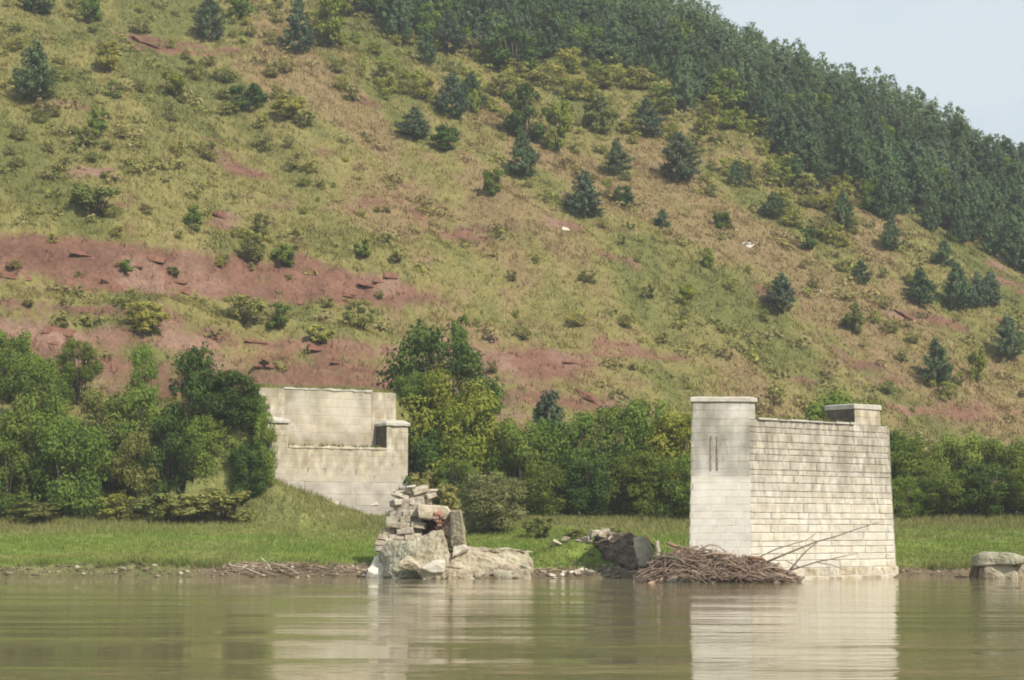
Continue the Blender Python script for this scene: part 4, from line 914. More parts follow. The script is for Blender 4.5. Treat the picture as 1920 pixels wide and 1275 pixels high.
def hill_plant(px, top, base, wpx, lib, i, mat, label, name='pine_tree', cat='pine', group=None):
    hp = raycast(px, base)
    if hp is None: return None
    k = hp[1] / F_PX
    return plant(name, lib, i, mat, (hp[0], hp[1], hp[2] - .1), wpx * k, (base - top) * k * 1.02, label, cat, group)

# --- trees left of the abutment
T = near_plant
T(18, 612, 130, 134, BIG, 0, 'green', 'bright green round bush at the far left in front of red soil')
T(145, 632, 92, 134, BIG, 1, 'green', 'small round green tree standing alone before the red soil on the left')
T(62, 730, 210, 122, BIG, 2, 'green', 'big leafy bush filling the left edge above the meadow')
T(20, 820, 150, 120, BIG, 4, 'green', 'broad low green bush at the left edge just above the meadow')
T(140, 775, 165, 120, BIG, 3, 'green', 'rounded bush with black shade beneath at the meadow edge')
T(200, 720, 120, 126, BIG, 0, 'olive', 'olive coloured bush behind the rounded bush at the meadow edge')
T(268, 640, 70, 131, TALL, 0, 'green', 'slim green tree rising left of the dark tree beside the abutment')
T(255, 720, 115, 126, BIG, 4, 'green', 'mid green bush below the slim tree left of the abutment')
T(262, 800, 130, 121.5, BIG, 1, 'olive', 'dull green bush between rounded meadow bush and tall dark tree')
T(368, 642, 170, 121.5, TALL, 1, 'dark', 'tall dark ragged tree left of the abutment')
T(436, 690, 170, 120.6, TALL, 0, 'dark', 'dense dark green tree pressed against the abutment wall')
T(480, 735, 78, 120.2, TALL, 1, 'green', 'leafy bush climbing along the edge of the abutment wall')
T(385, 775, 125, 119.6, BIG, 2, 'green', 'mid green bush in front of the tall dark trees')
T(497, 770, 62, 118.9, TALL, 0, 'green', 'narrow leafy shrub overlapping the left edge of the abutment')
T(470, 820, 90, 118.8, BIG, 3, 'dark', 'dark leafy shrub at the foot of the abutment corner')
T(430, 908, 150, 117.6, MID, 0, 'olive', 'dull olive scrub on the grass bank below the abutment trees', 'low_shrub', 'shrub')
T(305, 912, 130, 118, MID, 1, 'olive', 'olive yellowish scrub on the bank below the tall dark tree', 'low_shrub', 'shrub')
T(225, 925, 100, 118, MID, 2, 'lime', 'straw coloured scrub right of the rounded meadow bush', 'low_shrub', 'shrub')
T(60, 938, 120, 117.5, MID, 3, 'olive', 'low yellowish scrub at the left meadow edge', 'low_shrub', 'shrub')
T(330, 770, 130, 121, BIG, 4, 'dark', 'dark bush filling the gap left of the mid green bush')
T(70, 660, 130, 130, BIG, 3, 'green', 'bush behind the big leafy bush near the left edge')
T(365, 926, 120, 117.2, MID, 4, 'sage', 'pale low scrub in the middle of the bank below the trees', 'low_shrub', 'shrub')
# --- trees right of the abutment
T(828, 604, 170, 133, BIG, 1, 'dark', 'tall blue-green tree behind the abutment, highest of the centre trees')
T(780, 690, 110, 129, BIG, 0, 'green', 'green tree hugging the right end of the abutment')
T(845, 685, 150, 128.5, BIG, 2, 'yellow', 'yellow-green tree right of the abutment below the tall tree')
T(885, 730, 90, 127, BIG, 4, 'yellow', 'yellowish bush on the right flank of the yellow-green tree')
T(800, 800, 130, 126.5, BIG, 3, 'dark', 'dark shaded bush beside the abutment end wall')
T(795, 872, 60, 122, MID, 0, 'dry', 'small straw coloured bush beside the abutment corner', 'low_shrub', 'shrub')
T(826, 905, 62, 100.6, MID, 2, 'dry', 'dry yellowish bush leaning on the top of the masonry stump', 'low_shrub', 'shrub')
T(860, 855, 110, 121, BIG, 1, 'green', 'green bush behind the ruined masonry stump')
T(925, 880, 175, 111, BIG, 2, 'willow', 'grey-green willow bush with reddish stems behind the long slab', 'willow_bush')
T(925, 770, 120, 127, BIG, 0, 'green', 'green bush in the centre thicket next to the yellowish bush')
T(1030, 728, 70, 131, PINE, 0, 'pineblue', 'grey-green young conifer poking out above the centre thicket', 'pine_tree', 'pine')
T(985, 785, 130, 125, BIG, 3, 'green', 'leafy bush left of the conifer in the centre thicket')
T(1065, 765, 140, 126, BIG, 4, 'green', 'leafy bush under the conifer in the centre thicket')
T(1150, 750, 150, 127, BIG, 1, 'green', 'broad leafy bush in the middle of the centre thicket')
T(1230, 740, 140, 126, BIG, 2, 'green', 'tall leafy bush nearest the pier in the centre thicket')
T(1285, 760, 120, 124, BIG, 0, 'yellow', 'yellowish bush partly hidden behind the pier cutwater')
T(1020, 860, 130, 119.5, BIG, 2, 'green', 'lower front bush at the left of the centre thicket')
T(1105, 850, 140, 119.5, BIG, 0, 'dark', 'darker front bush in the middle of the centre thicket')
T(1190, 840, 150, 119.5, BIG, 3, 'green', 'bright front bush of the centre thicket left of the pier')
T(1265, 850, 130, 119, BIG, 1, 'green', 'front bush of the centre thicket touching the pier silhouette')
T(1085, 990, 60, 99.8, MID, 3, 'dry', 'low dry tuft on the left end of the eroded bank', 'low_shrub', 'shrub')
T(1150, 988, 80, 100.6, MID, 4, 'olive', 'olive tuft on the top of the eroded bank', 'low_shrub', 'shrub')
T(1205, 996, 50, 99.6, MID, 0, 'sage', 'pale tuft on the eroded bank beside the leaning fragment', 'low_shrub', 'shrub')
T(1010, 960, 70, 108, MID, 1, 'olive', 'small pale green scrub on the grass beside the willow bush', 'low_shrub', 'shrub')
# --- right of and behind the pier
T(1578, 724, 80, 130, BIG, 3, 'green', 'rounded green bush showing above the pier shelf')
T(1400, 800, 160, 126, BIG, 4, 'green', 'leafy bush hidden behind the pier cutwater')
T(1660, 800, 140, 127, BIG, 1, 'green', 'bush standing close behind the right end of the pier')
T(1725, 815, 130, 125, BIG, 2, 'green', 'leafy bush just right of the pier')
T(1800, 805, 150, 127, BIG, 0, 'green', 'tallest leafy bush of the row right of the pier')
T(1890, 815, 140, 126, BIG, 3, 'green', 'leafy bush at the far right end of the row')
T(1760, 870, 140, 120, BIG, 4, 'green', 'front bush in the row right of the pier')
T(1850, 865, 140, 120, BIG, 1, 'dark', 'darker front bush in the row near the right edge')
T(1930, 860, 120, 119.5, BIG, 2, 'green', 'bush cut off by the right edge of the picture')
T(1695, 890, 80, 119, BIG, 0, 'green', 'small bush against the right side of the pier')

# --- pines and bushes standing singly on the slope
H = hill_plant
singles = [
 (65, 72, 192, 95, PINE, 1, 'pine', 'large dark pine at the upper left with dark foot', 'pine_tree', 'pine'),
 (466, 150, 207, 78, MID, 0, 'dark', 'dark round bush alone on the upper left slope', 'round_bush', 'bush'),
 (60, -40, 25, 80, PINE, 2, 'pine', 'pine cut by the top edge at the far left', 'pine_tree', 'pine'),
 (165, -30, 45, 50, MID, 1, 'green', 'green tree touching the top edge left of the red scars', 'leafy_tree', 'tree'),
 (392, -20, 78, 62, PINE, 3, 'pineblue', 'slim blue-green pine near the top edge above the round bush', 'pine_tree', 'pine'),
 (560, -10, 102, 70, PINE, 4, 'pineblue', 'blue-green pine left of the yellow tree near the top', 'pine_tree', 'pine'),
 (625, -20, 90, 80, MID, 2, 'yellow', 'yellow-leaved tree at the top edge beside blue-green pine', 'leafy_tree', 'tree'),
 (450, -20, 35, 60, MID, 4, 'green', 'green bush at the top edge right of the slim pine', 'leafy_tree', 'tree'),
 (778, 196, 262, 66, PINE, 5, 'pineblue', 'bushy grey pine left of the low green bush pair', 'pine_tree', 'pine'),
 (832, 232, 282, 62, MID, 3, 'dark', 'low dark bush at the right foot of the bushy grey pine', 'round_bush', 'bush'),
 (848, 135, 222, 72, PINE, 6, 'pineblue', 'broad grey-green pine above the low dark bush', 'pine_tree', 'pine'),
 (890, 155, 215, 34, MID, 1, 'yellow', 'small golden bush between two dark trees', 'leafy_bush', 'bush'),
 (960, 45, 142, 118, MID, 4, 'dark', 'big dark broadleaf tree against the lower edge of the wood', 'leafy_tree', 'tree'),
 (985, 155, 262, 98, MID, 2, 'dark', 'dark green tree in the middle of the upper slope', 'leafy_tree', 'tree'),
 (1046, 175, 282, 62, MID, 0, 'yellow', 'tall yellow-green tree right of the dark middle tree', 'leafy_tree', 'tree'),
 (980, 245, 335, 64, PINE, 0, 'pine', 'dark pine directly below the dark middle tree', 'pine_tree', 'pine'),
 (1096, 318, 412, 80, PINE, 1, 'pineblue', 'grey-green pine on the open slope, lowest of the centre group', 'pine_tree', 'pine'),
 (1156, 255, 330, 48, PINE, 2, 'pine', 'slim dark pine right of the yellow-green tree', 'pine_tree', 'pine'),
 (1272, 245, 342, 78, PINE, 3, 'pineblue', 'full blue-green pine right of the slim dark pine', 'pine_tree', 'pine'),
 (1212, 180, 256, 62, PINE, 4, 'pineblue', 'grey-green pine above the full blue-green pine', 'pine_tree', 'pine'),
 (1130, 170, 250, 80, MID, 3, 'olive', 'dull green tree left of the grey-green pine', 'leafy_tree', 'tree'),
 (1168, 346, 386, 44, MID, 4, 'dark', 'small dark bush right of the lowest centre pine', 'round_bush', 'bush'),
 (927, 305, 365, 46, MID, 1, 'green', 'yellowish green bush left of the dark pine', 'leafy_bush', 'bush'),
 (1450, 355, 408, 52, PINE, 5, 'pine', 'low spreading pine in the middle of the right slope', 'pine_tree', 'pine'),
 (1380, 300, 350, 36, PINE, 6, 'pine', 'small dark pine above the low spreading pine', 'pine_tree', 'pine'),
 (1355, 392, 428, 40, MID, 0, 'green', 'small round shrub below the small dark pine', 'leafy_bush', 'bush'),
 (1243, 392, 428, 34, PINE, 0, 'pine', 'tiny pine on the grass below the full blue-green pine', 'pine_tree', 'pine'),
 (1580, 355, 432, 42, PINE, 1, 'pine', 'dark narrow pine on the lower edge of the wood', 'pine_tree', 'pine'),
 (1672, 400, 470, 44, PINE, 2, 'pine', 'dark pine standing just below the wood edge', 'pine_tree', 'pine'),
 (1515, 425, 468, 40, MID, 2, 'dark', 'dark round bush on the right slope between two pines', 'round_bush', 'bush'),
 (1615, 486, 534, 38, PINE, 3, 'pine', 'small pine alone below the dark pine at the wood edge', 'pine_tree', 'pine'),
 (1725, 500, 572, 66, PINE, 4, 'pine', 'left of three pines in a row on the right slope', 'pine_tree', 'pine'),
 (1795, 488, 584, 62, PINE, 5, 'pine', 'middle and tallest of three pines in a row on the right slope', 'pine_tree', 'pine'),
 (1857, 508, 574, 54, PINE, 6, 'pineblue', 'right of three pines in a row on the right slope', 'pine_tree', 'pine'),
 (1772, 448, 500, 44, PINE, 0, 'pine', 'small pine above the row of three', 'pine_tree', 'pine'),
 (1466, 510, 584, 76, PINE, 1, 'pineblue', 'wide blue-green pine alone on the lower right slope', 'pine_tree', 'pine'),
 (1600, 565, 624, 46, MID, 3, 'olive', 'grey-green shrub between the wide pine and the red ledge', 'leafy_bush', 'bush'),
 (1755, 630, 722, 60, PINE, 2, 'pine', 'dark pointed pine low on the right slope', 'pine_tree', 'pine'),
 (1890, 592, 675, 66, PINE, 3, 'pine', 'full pine near the right edge above the red soil', 'pine_tree', 'pine'),
 (1832, 645, 715, 40, MID, 0, 'yellow', 'yellow-green bush right of the dark pointed pine', 'leafy_bush', 'bush'),
 (535, 448, 497, 56, MID, 1, 'green', 'round green bush right of its paler neighbour on the left slope', 'round_bush', 'bush'),
 (474, 438, 492, 60, MID, 4, 'olive', 'pale green bush beside the round green bush on the left slope', 'round_bush', 'bush'),
 (490, 398, 442, 42, MID, 2, 'olive', 'small brownish green bush above the pair on the left slope', 'leafy_bush', 'bush'),
 (360, 380, 432, 42, MID, 3, 'green', 'bright green bush left of the red scar', 'leafy_bush', 'bush'),
 (180, 338, 405, 120, MID, 0, 'olive', 'wide brownish shrub patch on the left slope', 'leafy_bush', 'bush'),
 (455, 548, 608, 90, MID, 1, 'sage', 'olive shrub on the shelf between the two red bands', 'leafy_bush', 'bush'),
 (520, 570, 620, 50, MID, 2, 'green', 'green shrub right of the olive shrub between the red bands', 'leafy_bush', 'bush'),
 (278, 562, 625, 100, MID, 3, 'lime', 'yellow-green shrub patch above the lower red band at left', 'leafy_bush', 'bush'),
 (675, 560, 618, 70, MID, 4, 'sage', 'soft olive shrub at the right end between the red bands', 'leafy_bush', 'bush'),
 (600, 605, 645, 60, SMALL, 0, 'lime', 'low yellowish shrub on the rim of the lower red band', 'leafy_bush', 'bush'),
 (322, 122, 180, 52, MID, 1, 'yellow', 'yellow-green bush below the long red lip', 'leafy_bush', 'bush'),
 (205, 75, 135, 60, MID, 2, 'lime', 'yellowish bush left of the long red lip', 'leafy_bush', 'bush'),
 (538, 175, 220, 78, MID, 3, 'lime', 'yellow bush right of the dark round bush', 'leafy_bush', 'bush'),
 (236, 488, 516, 36, SMALL, 1, 'green', 'small green shrub on the upper edge of the left red band', 'leafy_bush', 'bush'),
 (325, 495, 516, 34, SMALL, 2, 'olive', 'small flat shrub on the rim right of the green shrub', 'leafy_bush', 'bush'),
 (1326, 462, 502, 34, MID, 4, 'yellow', 'yellow-green shrub on the open middle slope', 'leafy_bush', 'bush'),
 (1285, 528, 572, 44, MID, 0, 'yellow', 'bright green shrub low on the middle slope', 'leafy_bush', 'bush'),
 (680, 448, 488, 40, SMALL, 3, 'green', 'bright green shrub on the slope above the centre', 'leafy_bush', 'bush'),
 (745, 468, 492, 30, SMALL, 4, 'olive', 'little dull shrub right of the bright green one', 'leafy_bush', 'bush'),
 (865, 590, 640, 36, SMALL, 0, 'green', 'little green shrub behind the tallest centre tree', 'leafy_bush', 'bush'),
 (1215, 530, 560, 34, SMALL, 1, 'olive', 'dull green shrub left of the bright green middle-slope shrub', 'leafy_bush', 'bush'),
 (720, 110, 160, 50, MID, 2, 'sage', 'olive bush below the wood on the upper centre slope', 'leafy_bush', 'bush'),
 (185, 190, 262, 44, SMALL, 2, 'green', 'narrow dark green shrub below the large upper left pine', 'leafy_bush', 'bush'),
]
for s in singles: H(s[0], s[1], s[2], s[3], s[4], s[5], s[6], s[7], s[8], s[9])

# --- the pine wood on the upper slope and ridge
from bisect import bisect
edge_x = [560, 640, 700, 780, 900, 1060, 1200, 1290, 1400, 1430, 1540, 1620, 1720, 1800, 1920, 2150]
edge_y = [-60, 0, 62, 85, 100, 112, 155, 195, 225, 280, 335, 392, 405, 455, 525, 640]
frng = np.random.default_rng(88)
cand = []
step = 3.15
for yy in np.arange(205, 350, step):
    for xx in np.arange(-40, 150, step):
        cand.append((xx + frng.uniform(-1.25, 1.25), yy + frng.uniform(-1.25, 1.25)))
cand = np.array(cand); cz = terrain(cand[:, 0], cand[:, 1]); cpx, cpy = project(cand[:, 0], cand[:, 1], cz)
lim = np.interp(cpx, edge_x, edge_y)
ok = (cpy < lim + frng.normal(0, 12, len(cand)) + frng.exponential(45, len(cand)) * (frng.uniform(0, 1, len(cand)) < .16)) & (cpx > 560)
ridge_y = np.interp(cpx, [1200, 1300, 1920, 2200], [-40, 45, 318, 440])
inview = ok & (cpx < 1960) & (cpy > -20)
# keep only trees on the near side of the crest or right at it
front = front_plane(cand[:, 0], cand[:, 1]) < _P1[2] + GX * (cand[:, 0] - _P1[0]) + GY * (cand[:, 1] - _P1[1]) + 6.0
sel = np.nonzero(inview & front)[0]
rest = np.nonzero(ok & ~(inview & front) & (cpx < 2420) & (cpy > -200))[0]
order = sel[np.argsort(cand[sel, 1])]
print('wood trees', len(order), 'rest', len(rest))
keep = order[:300]; rest = np.concatenate([rest, order[300:]])
WOOD = []
for i in keep:
    x, y, z = cand[i, 0], cand[i, 1], cz[i]
    h_ = frng.uniform(4.0, 8.0); w_ = h_ * frng.uniform(.5, .85)
    near_edge = cpy[i] > lim[i] - 38; crest = cpy[i] < ridge_y[i] + 45 and cpx[i] > 1250
    if crest: h_ *= frng.uniform(.6, 1.05); w_ *= .9
    if near_edge: lab = 'dark pine in the front rank along the lower edge of the wood'
    elif crest: lab = 'pine on the skyline along the ridge of the wooded hill'
    else: lab = 'pine inside the dense dark wood on the upper slope'
    br = frng.uniform() < .10 and not crest
    e_ = plant('leafy_tree' if br else 'pine_tree', MID if br else PINE, int(frng.integers(0, 7)), 'green' if br else ('pine' if frng.uniform() < .85 else 'pineblue'), (x, y, z - .15), w_ * (1.05 if br else 1), h_ * (.8 if br else 1), 
          'broadleaf tree among the pines of the wood' if br else lab, 'tree' if br else 'pine', 'trees of the wood on the upper slope' )
    WOOD.append((e_, float(cpx[i]), float(cpy[i])))
def merge_copies(lib, idx, locs, ws, hs):
    V, Fc, Tn = [], [], []; off = 0
    for (x, y, z), w_, h_, k in zip(locs, ws, hs, idx):
        me = lib[k][0]; n = len(me.vertices); co = np.empty(n * 3, np.float32); me.vertices.foreach_get('co', co); co = co.reshape(-1, 3).copy()
        ti = np.empty(n, np.float32); me.attributes['tint'].data.foreach_get('value', ti)
        a = frng.uniform(0, 6.28); ca, sa = math.cos(a), math.sin(a)
        co = np.stack([(co[:, 0] * ca - co[:, 1] * sa) * w_ + x, (co[:, 0] * sa + co[:, 1] * ca) * w_ + y, co[:, 2] * h_ + z], 1)
        V.append(co); Tn.append(ti); Fc.append(np.arange(n).reshape(-1, 4) + off); off += n
    return np.concatenate(V), np.concatenate(Fc), np.concatenate(Tn)
LOWP = [unit_pine(700 + i, 11, 6, 13, 0, 1, 1, 1.5) for i in range(3)]
if len(rest):
    rest = rest[np.argsort(np.abs(cpx[rest] - 1500))][:800]; print('low', len(LOWP[0][0].polygons))
    hs = frng.uniform(4.6, 7.4, len(rest))
    v_, f_, t_ = merge_copies(LOWP, frng.integers(0, 3, len(rest)), [(cand[i, 0], cand[i, 1], cz[i] - .15) for i in rest], hs * .62, hs)
    o = link('forest', new_mesh('forest', v_, f_, False, None, t_), M['pine']); o['kind'] = 'stuff'; o['label'] = 'pine wood going on over the ridge'; o['category'] = 'forest'

# riverside thicket going on past both ends of the bank in view
tl = [(x_, y_, ground_z(x_, y_) - .1) for x_, y_ in ((36, 126), (40.5, 124), (44, 128), (49, 125), (37, 120), (55, 127), (-39, 126), (-43, 122), (-47, 127), (-40, 119.5), (-52, 124))]
v_, f_, t_ = merge_copies(MID, [k_ % 5 for k_ in range(len(tl))], tl, [5.5 + k_ % 3 for k_ in range(len(tl))], [5.5 + (k_ * 7 % 4) * .6 for k_ in range(len(tl))])
o = link('thicket', new_mesh('thicket', v_, f_, False, None, t_), M['green']); o['kind'] = 'stuff'; o['label'] = 'riverside thicket going on along the bank'; o['category'] = 'thicket'
# --- yellow-green scrub along the lower edge of the wood, and little shrubs over the slope
srng = np.random.default_rng(99)
SHRUBS = []
def scrub(n, region, mats, hrange, label, group, lib=OPEN):
    c_ = 0; tries = 0
    while c_ < n and tries < n * 20:
        tries += 1; px = srng.uniform(region[0], region[1])
        lo, hi = region[2](px), region[3](px)
        if hi <= lo: continue
        py = srng.uniform(lo, hi); hp = raycast(px, py, 130, 360, .5)
        if hp is None: continue
        h_ = srng.uniform(*hrange); w_ = h_ * srng.uniform(1.0, 1.8); mt = mats[int(srng.integers(len(mats)))]
        e = plant('low_shrub', lib, int(srng.integers(0, 5)), mt, (hp[0], hp[1], hp[2] - .1), w_, h_, label, 'shrub', group); c_ += 1
        SHRUBS.append((e, px, py, mt, h_))
ed = lambda px: float(np.interp(px, edge_x, edge_y))
scrub(150, (560, 1600, lambda p: max(5, ed(p) - 30), lambda p: ed(p) + 120), ['lime', 'sage', 'yellow', 'lime'], (1.2, 3.2), 'yellowish shrub in the belt along the lower edge of the wood', 'shrubs below the wood')
scrub(70, (0, 700, lambda p: 5, lambda p: 330), ['lime', 'sage', 'olive', 'sage'], (.9, 2.2), 'low greenish shrub on the upper left slope', 'shrubs on the upper left slope')
scrub(36, (0, 1000, lambda p: 300, lambda p: 620), ['sage', 'yellow', 'lime', 'olive'], (.6, 1.2), 'little shrub on the grassy slope above the red bands', 'shrubs on the left slope')
scrub(60, (900, 1920, lambda p: max(ed(p) + 90, 240), lambda p: 780), ['sage', 'lime', 'yellow', 'olive'], (.7, 1.6), 'little shrub on the open grassy right slope', 'shrubs on the right slope')
# tell each shrub by the landmark it grows next to
CN = {'lime': 'lime-green', 'sage': 'grey-green', 'yellow': 'yellow-green', 'olive': 'olive', 'green': 'green', 'dry': 'straw-coloured'}; NTH = ['nearest'] + ORD[1:]
marks = [(t[0], t[2], t[7]) for t in singles if len(t[7].split()) <= 9]; cells = {}
for e, px, py, mt, h_ in SHRUBS:
    d_ = [math.hypot(px - m_[0], py - m_[1]) for m_ in marks]; k_ = int(np.argmin(d_)); dx, dy = px - marks[k_][0], py - marks[k_][1]
    side = ('right of' if dx > 0 else 'left of') if abs(dx) > abs(dy) else ('below' if dy > 0 else 'above')
    cells.setdefault((k_, side), []).append((d_[k_], e, mt))
for (k_, side), lst in cells.items():
    for r_, (_, e, mt) in enumerate(sorted(lst, key=lambda t: t[0])):
        if r_ < len(NTH): e['label'] = '%s %s shrub %s the %s' % (NTH[r_], CN[mt], side, marks[k_][2])
def by_landmark(items, fmt, most):
    mk = [m_ for m_ in marks if len(m_[2].split()) <= most]; cells = {}
    for e, px, py in items:
        d_ = [math.hypot(px - m_[0], py - m_[1]) for m_ in mk]; k_ = int(np.argmin(d_)); dx, dy = px - mk[k_][0], py - mk[k_][1]
        side = ('right of' if dx > 0 else 'left of') if abs(dx) > abs(dy) else ('below' if dy > 0 else 'above')
        cells.setdefault((k_, side), []).append((d_[k_], e))
    for (k_, side), lst in cells.items():
        for r_, (_, e) in enumerate(sorted(lst, key=lambda t: t[0])):
            if r_ < len(NTH): e['label'] = fmt % (NTH[r_], side, mk[k_][2])
by_landmark([w for w in WOOD if w[0]['label'].startswith('dark pine in the front')], '%s front-rank wood pine %s the %s', 9)
by_landmark([w for w in WOOD if w[0]['label'].startswith('broadleaf tree among')], '%s broadleaf wood tree %s the %s', 9)
for k_, w in enumerate(sorted([w for w in WOOD if w[0]['label'].startswith('pine on the skyline')], key=lambda w: w[1])):
    if k_ < len(ORD): w[0]['label'] = '%s pine from the left on the skyline of the wooded ridge' % ORD[k_]

# ------------------------------------------------------------------ grass
def blades(name, xs, ys, h, per, wid, spread, lean, color, seed, label):
    rng = np.random.default_rng(seed); n = len(xs); N = n * per
    X = np.repeat(xs, per) + rng.normal(0, spread, N); Y = np.repeat(ys, per) + rng.normal(0, spread, N)
    Z = terrain(X, Y) - .03
    hh = np.repeat(h, per) * rng.uniform(.5, 1.15, N); a = rng.uniform(0, 2 * np.pi, N); wx, wy = np.cos(a) * wid / 2, np.sin(a) * wid / 2
    la = rng.uniform(0, 2 * np.pi, N); lx, ly = np.cos(la) * hh * lean, np.sin(la) * hh * lean + 0
    v = np.stack([np.stack([X - wx, Y - wy, Z], 1), np.stack([X + wx, Y + wy, Z], 1), np.stack([X + lx, Y + ly, Z + hh], 1)], 1).reshape(-1, 3)
    col = np.repeat(color, per, 0) * rng.uniform(.8, 1.25, (N, 1))
    o = link(name, new_mesh(name, v, np.arange(N * 3).reshape(-1, 3), False, np.repeat(col, 3, 0)), M['blades']); o['kind'] = 'stuff'; o['label'] = label; o['category'] = 'grass'
grng = np.random.default_rng(111)
n = 54000
x = grng.uniform(-40, 46, n); y = 96.5 + 31 * grng.uniform(0, 1, n) ** 1.25; z = terrain(x, y); col, rr, md, mu = ground_cover(x, y, z)
k = (z > .12) & (md > .4) & (grng.uniform(0, 1, n) > mu * .8)
hgt = (0.10 + 0.22 * fbm(x * .4, y * .4, 171, 3)) * (1 + .9 * sstep(110, 118, y))
blades('meadow_grass', x[k], y[k], hgt[k], 5, .05, .12, .5, col[k] * 1.15, 5, 'bright green grass of the river meadow')
n = 120000
x = grng.uniform(-72, 112, n); y = 112 + 200 * grng.uniform(0, 1, n); z = terrain(x, y)
px_, py_ = project(x, y, z); lim = np.interp(px_, edge_x, edge_y)
col, rr, md, mu = ground_cover(x, y, z)
k = (y > 127) & (px_ > -120) & (px_ < 2300) & (py_ > -60) & (py_ > lim - 40) & (grng.uniform(0, 1, n) > rr * .74) & (md < .6)
hgt = 0.22 + 0.45 * fbm(x * .2, y * .2, 181, 3) ** 1.3
blades('hillside_grass', x[k], y[k], hgt[k], 5, .11, .22, .55, col[k] * np.array([1.14, 1.12, 0.98]), 6, 'dry grass and herbs covering the hillside')
# weeds rooted on the masonry
wp = []
for _ in range(150):
    q = grng.uniform()
    if q < .45: p = pier_pt(grng.uniform(.7, 7.7), grng.uniform(.1, 2.6), SEAT + .05)
    elif q < .75: p = ab(grng.uniform(1.7, 8.4), grng.uniform(BV + .05, -.05), ASEAT + .14)
    elif q < .9: p = ab(grng.uniform(.3, 9.8), grng.uniform(BV - .5, BV - .1), ABT - .02)
    else: p = at(grng.uniform(745, 800), grng.uniform(918, 930), 98.9)
    wp.append(p)
V_, C_ = [], []
for p in wp:
    hw = grng.uniform(.12, .38); cw = np.array([(.17, .19, .055), (.24, .21, .09), (.12, .16, .045)])[grng.integers(3)]
    for b_ in range(9):
        a_ = grng.uniform(0, 6.28); l_ = grng.uniform(0, 6.28); w_ = .035; bx_, by_ = p.x + grng.normal(0, .07), p.y + grng.normal(0, .07); h_ = hw * grng.uniform(.5, 1.1)
        V_ += [(bx_ - math.cos(a_) * w_, by_ - math.sin(a_) * w_, p.z - .02), (bx_ + math.cos(a_) * w_, by_ + math.sin(a_) * w_, p.z - .02), (bx_ + math.cos(l_) * h_ * .5, by_ + math.sin(l_) * h_ * .5, p.z + h_)]
        C_ += [cw] * 3
o = link('wall_weeds', new_mesh('wall_weeds', V_, np.arange(len(V_)).reshape(-1, 3), False, np.array(C_)), M['blades']); o['kind'] = 'stuff'; o['label'] = 'weeds growing on top of the pier and abutment'; o['category'] = 'weeds'
# low herbs and weeds that mottle the slope
n = 9800
x = grng.uniform(-70, 105, n); y = grng.uniform(134, 305, n); z = terrain(x, y)
px_, py_ = project(x, y, z); lim = np.interp(px_, edge_x, edge_y); col, rr, md, mu = ground_cover(x, y, z)
wv = fall_noise(x, y, .05, .16, 191, 4)
k = (px_ > -80) & (px_ < 2250) & (py_ > -40) & (py_ > lim - 20) & (grng.uniform(0, 1, n) > rr * .7) & (grng.uniform(.38, .62, n) < wv) & (md < .5)
x, y, z, col = x[k], y[k], z[k], col[k]; n = len(x); per = 34; N = n * per
pal = np.array([(.21, .21, .06), (.24, .215, .08), (.17, .185, .05), (.22, .165, .10), (.26, .23, .10), (.21, .225, .05), (.14, .16, .05)])
hc = pal[grng.integers(0, len(pal), n)] * .85 + col * .4
sz = .25 + 1.1 * grng.uniform(0, 1, n) ** 2.2; d_ = grng.normal(size=(N, 3)); d_ /= np.linalg.norm(d_, axis=1, keepdims=True)
c_ = np.repeat(np.stack([x, y, z], 1), per, 0) + d_ * np.repeat(sz, per)[:, None] * np.array([1.0, 1.0, .55]) * grng.uniform(.4, 1.05, (N, 1)); c_[:, 2] += np.repeat(sz, per) * .25
nr = d_ * .7 + grng.normal(size=(N, 3)) * .4 + np.array([0, 0, .6]); nr /= np.linalg.norm(nr, axis=1, keepdims=True)
sl = np.repeat(sz, per) * grng.uniform(.3, .6, N)
v_ = diamonds(c_, nr, sl, sl * .6, grng)
o = link('hillside_herbs', new_mesh('hillside_herbs', v_, np.arange(N * 4).reshape(-1, 4), False, np.repeat(np.repeat(hc, per, 0) * grng.uniform(.8, 1.2, (N, 1)), 4, 0)), M['herbs'])
o['kind'] = 'stuff'; o['label'] = 'low weeds and herbs mottling the hillside'; o['category'] = 'herbs'

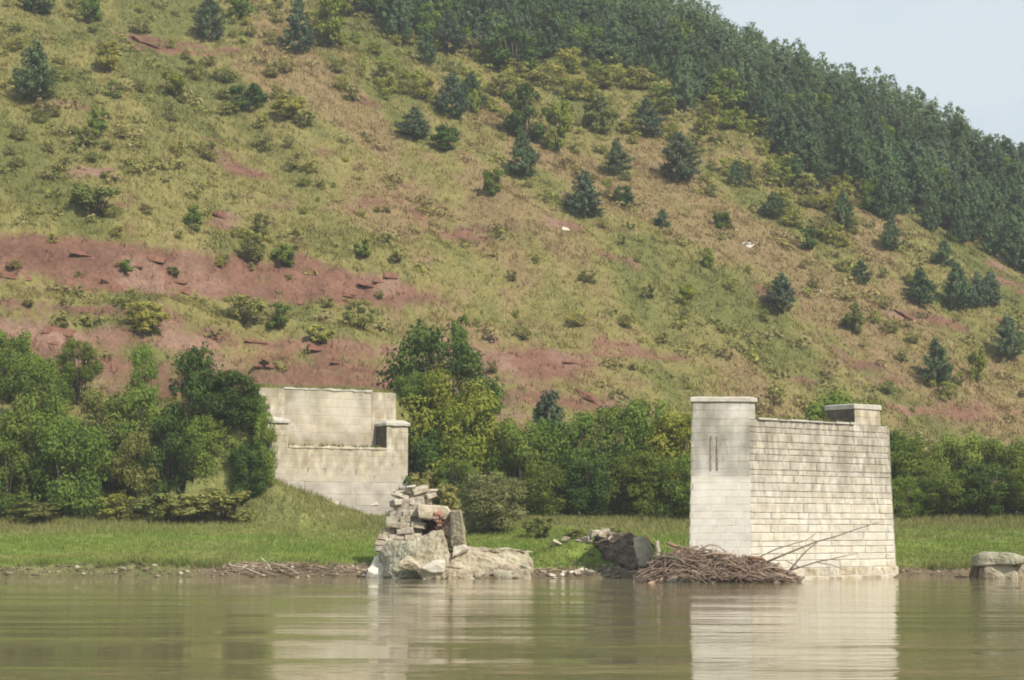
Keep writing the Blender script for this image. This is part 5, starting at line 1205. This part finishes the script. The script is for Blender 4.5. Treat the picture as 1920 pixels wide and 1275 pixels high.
# gravel and clods along the water's edge, with tussocks hanging over it
n = 2600
x = np.concatenate([grng.uniform(-36, 40, n // 2), grng.uniform(-15, 8, n - n // 2)]); y = shore(x) + grng.normal(.2, .55, n) + grng.exponential(.5, n) * (x > -15); z = terrain(x, y)
k = z > -.12; x, y, z = x[k], y[k], z[k]; n = len(x)
base = np.array([(1, 0, 0), (0, 1, 0), (-1, 0, 0), (0, -1, 0), (0, 0, .8), (0, 0, -.6)]); tri = np.array([(0, 1, 4), (1, 2, 4), (2, 3, 4), (3, 0, 4), (1, 0, 5), (2, 1, 5), (3, 2, 5), (0, 3, 5)])
sz = .035 + .13 * grng.uniform(0, 1, n) ** 3
v_ = (base[None] * (grng.uniform(.6, 1.4, (n, 6, 1))) * sz[:, None, None] * np.array([1.5, 1.1, .8]) + np.stack([x, y, z], 1)[:, None, :]).reshape(-1, 3)
f_ = (tri[None] + (np.arange(n) * 6)[:, None, None]).reshape(-1, 3)
pc = np.array([(.30, .25, .18), (.16, .12, .08), (.42, .37, .29), (.22, .17, .115), (.12, .095, .06)])[grng.integers(0, 5, n)]
o = link('gravel', new_mesh('gravel', v_, f_, False, np.repeat(pc, 6, 0)), M['ground']); o['kind'] = 'stuff'; o['label'] = 'gravel and clods strewn along the waterline'; o['category'] = 'gravel'
n = 1500
x = grng.uniform(-38, 42, n); y = shore(x) + grng.uniform(.25, 1.5, n); k = (fbm(x * .5, y * .5, 201, 3) > .47) & ~((x > -14) & (x < 12) & (grng.uniform(0, 1, n) < .75)); x, y = x[k], y[k]
blades('bank_tussocks', x, y, grng.uniform(.2, .5, len(x)), 14, .05, .12, .7, np.array([(.15, .19, .05), (.20, .19, .075), (.12, .16, .045)])[grng.integers(0, 3, len(x))], 8, 'ragged grass tussocks hanging over the bank edge')

# ------------------------------------------------------------------ thin summer haze
hz = bpy.data.materials.new('haze'); n_, l_ = nodes(hz)
pv = n_.new('ShaderNodeVolumePrincipled'); pv.inputs['Color'].default_value = (0.86, 0.92, 1.0, 1); pv.inputs['Density'].default_value = HAZE; pv.inputs['Anisotropy'].default_value = 0.0
ho = n_.new('ShaderNodeOutputMaterial'); l_.new(pv.outputs[0], ho.inputs['Volume'])
hm = MB().add(prism([(-3300, -3300, -5), (3300, -3300, -5), (3300, 3600, -5), (-3300, 3600, -5)], [(-3300, -3300, 195), (3300, -3300, 195), (3300, 3600, 195), (-3300, 3600, 195)])).mesh('haze')
o = link('haze', hm, hz); o['kind'] = 'stuff'; o['label'] = 'thin bluish summer haze'; o['category'] = 'haze'
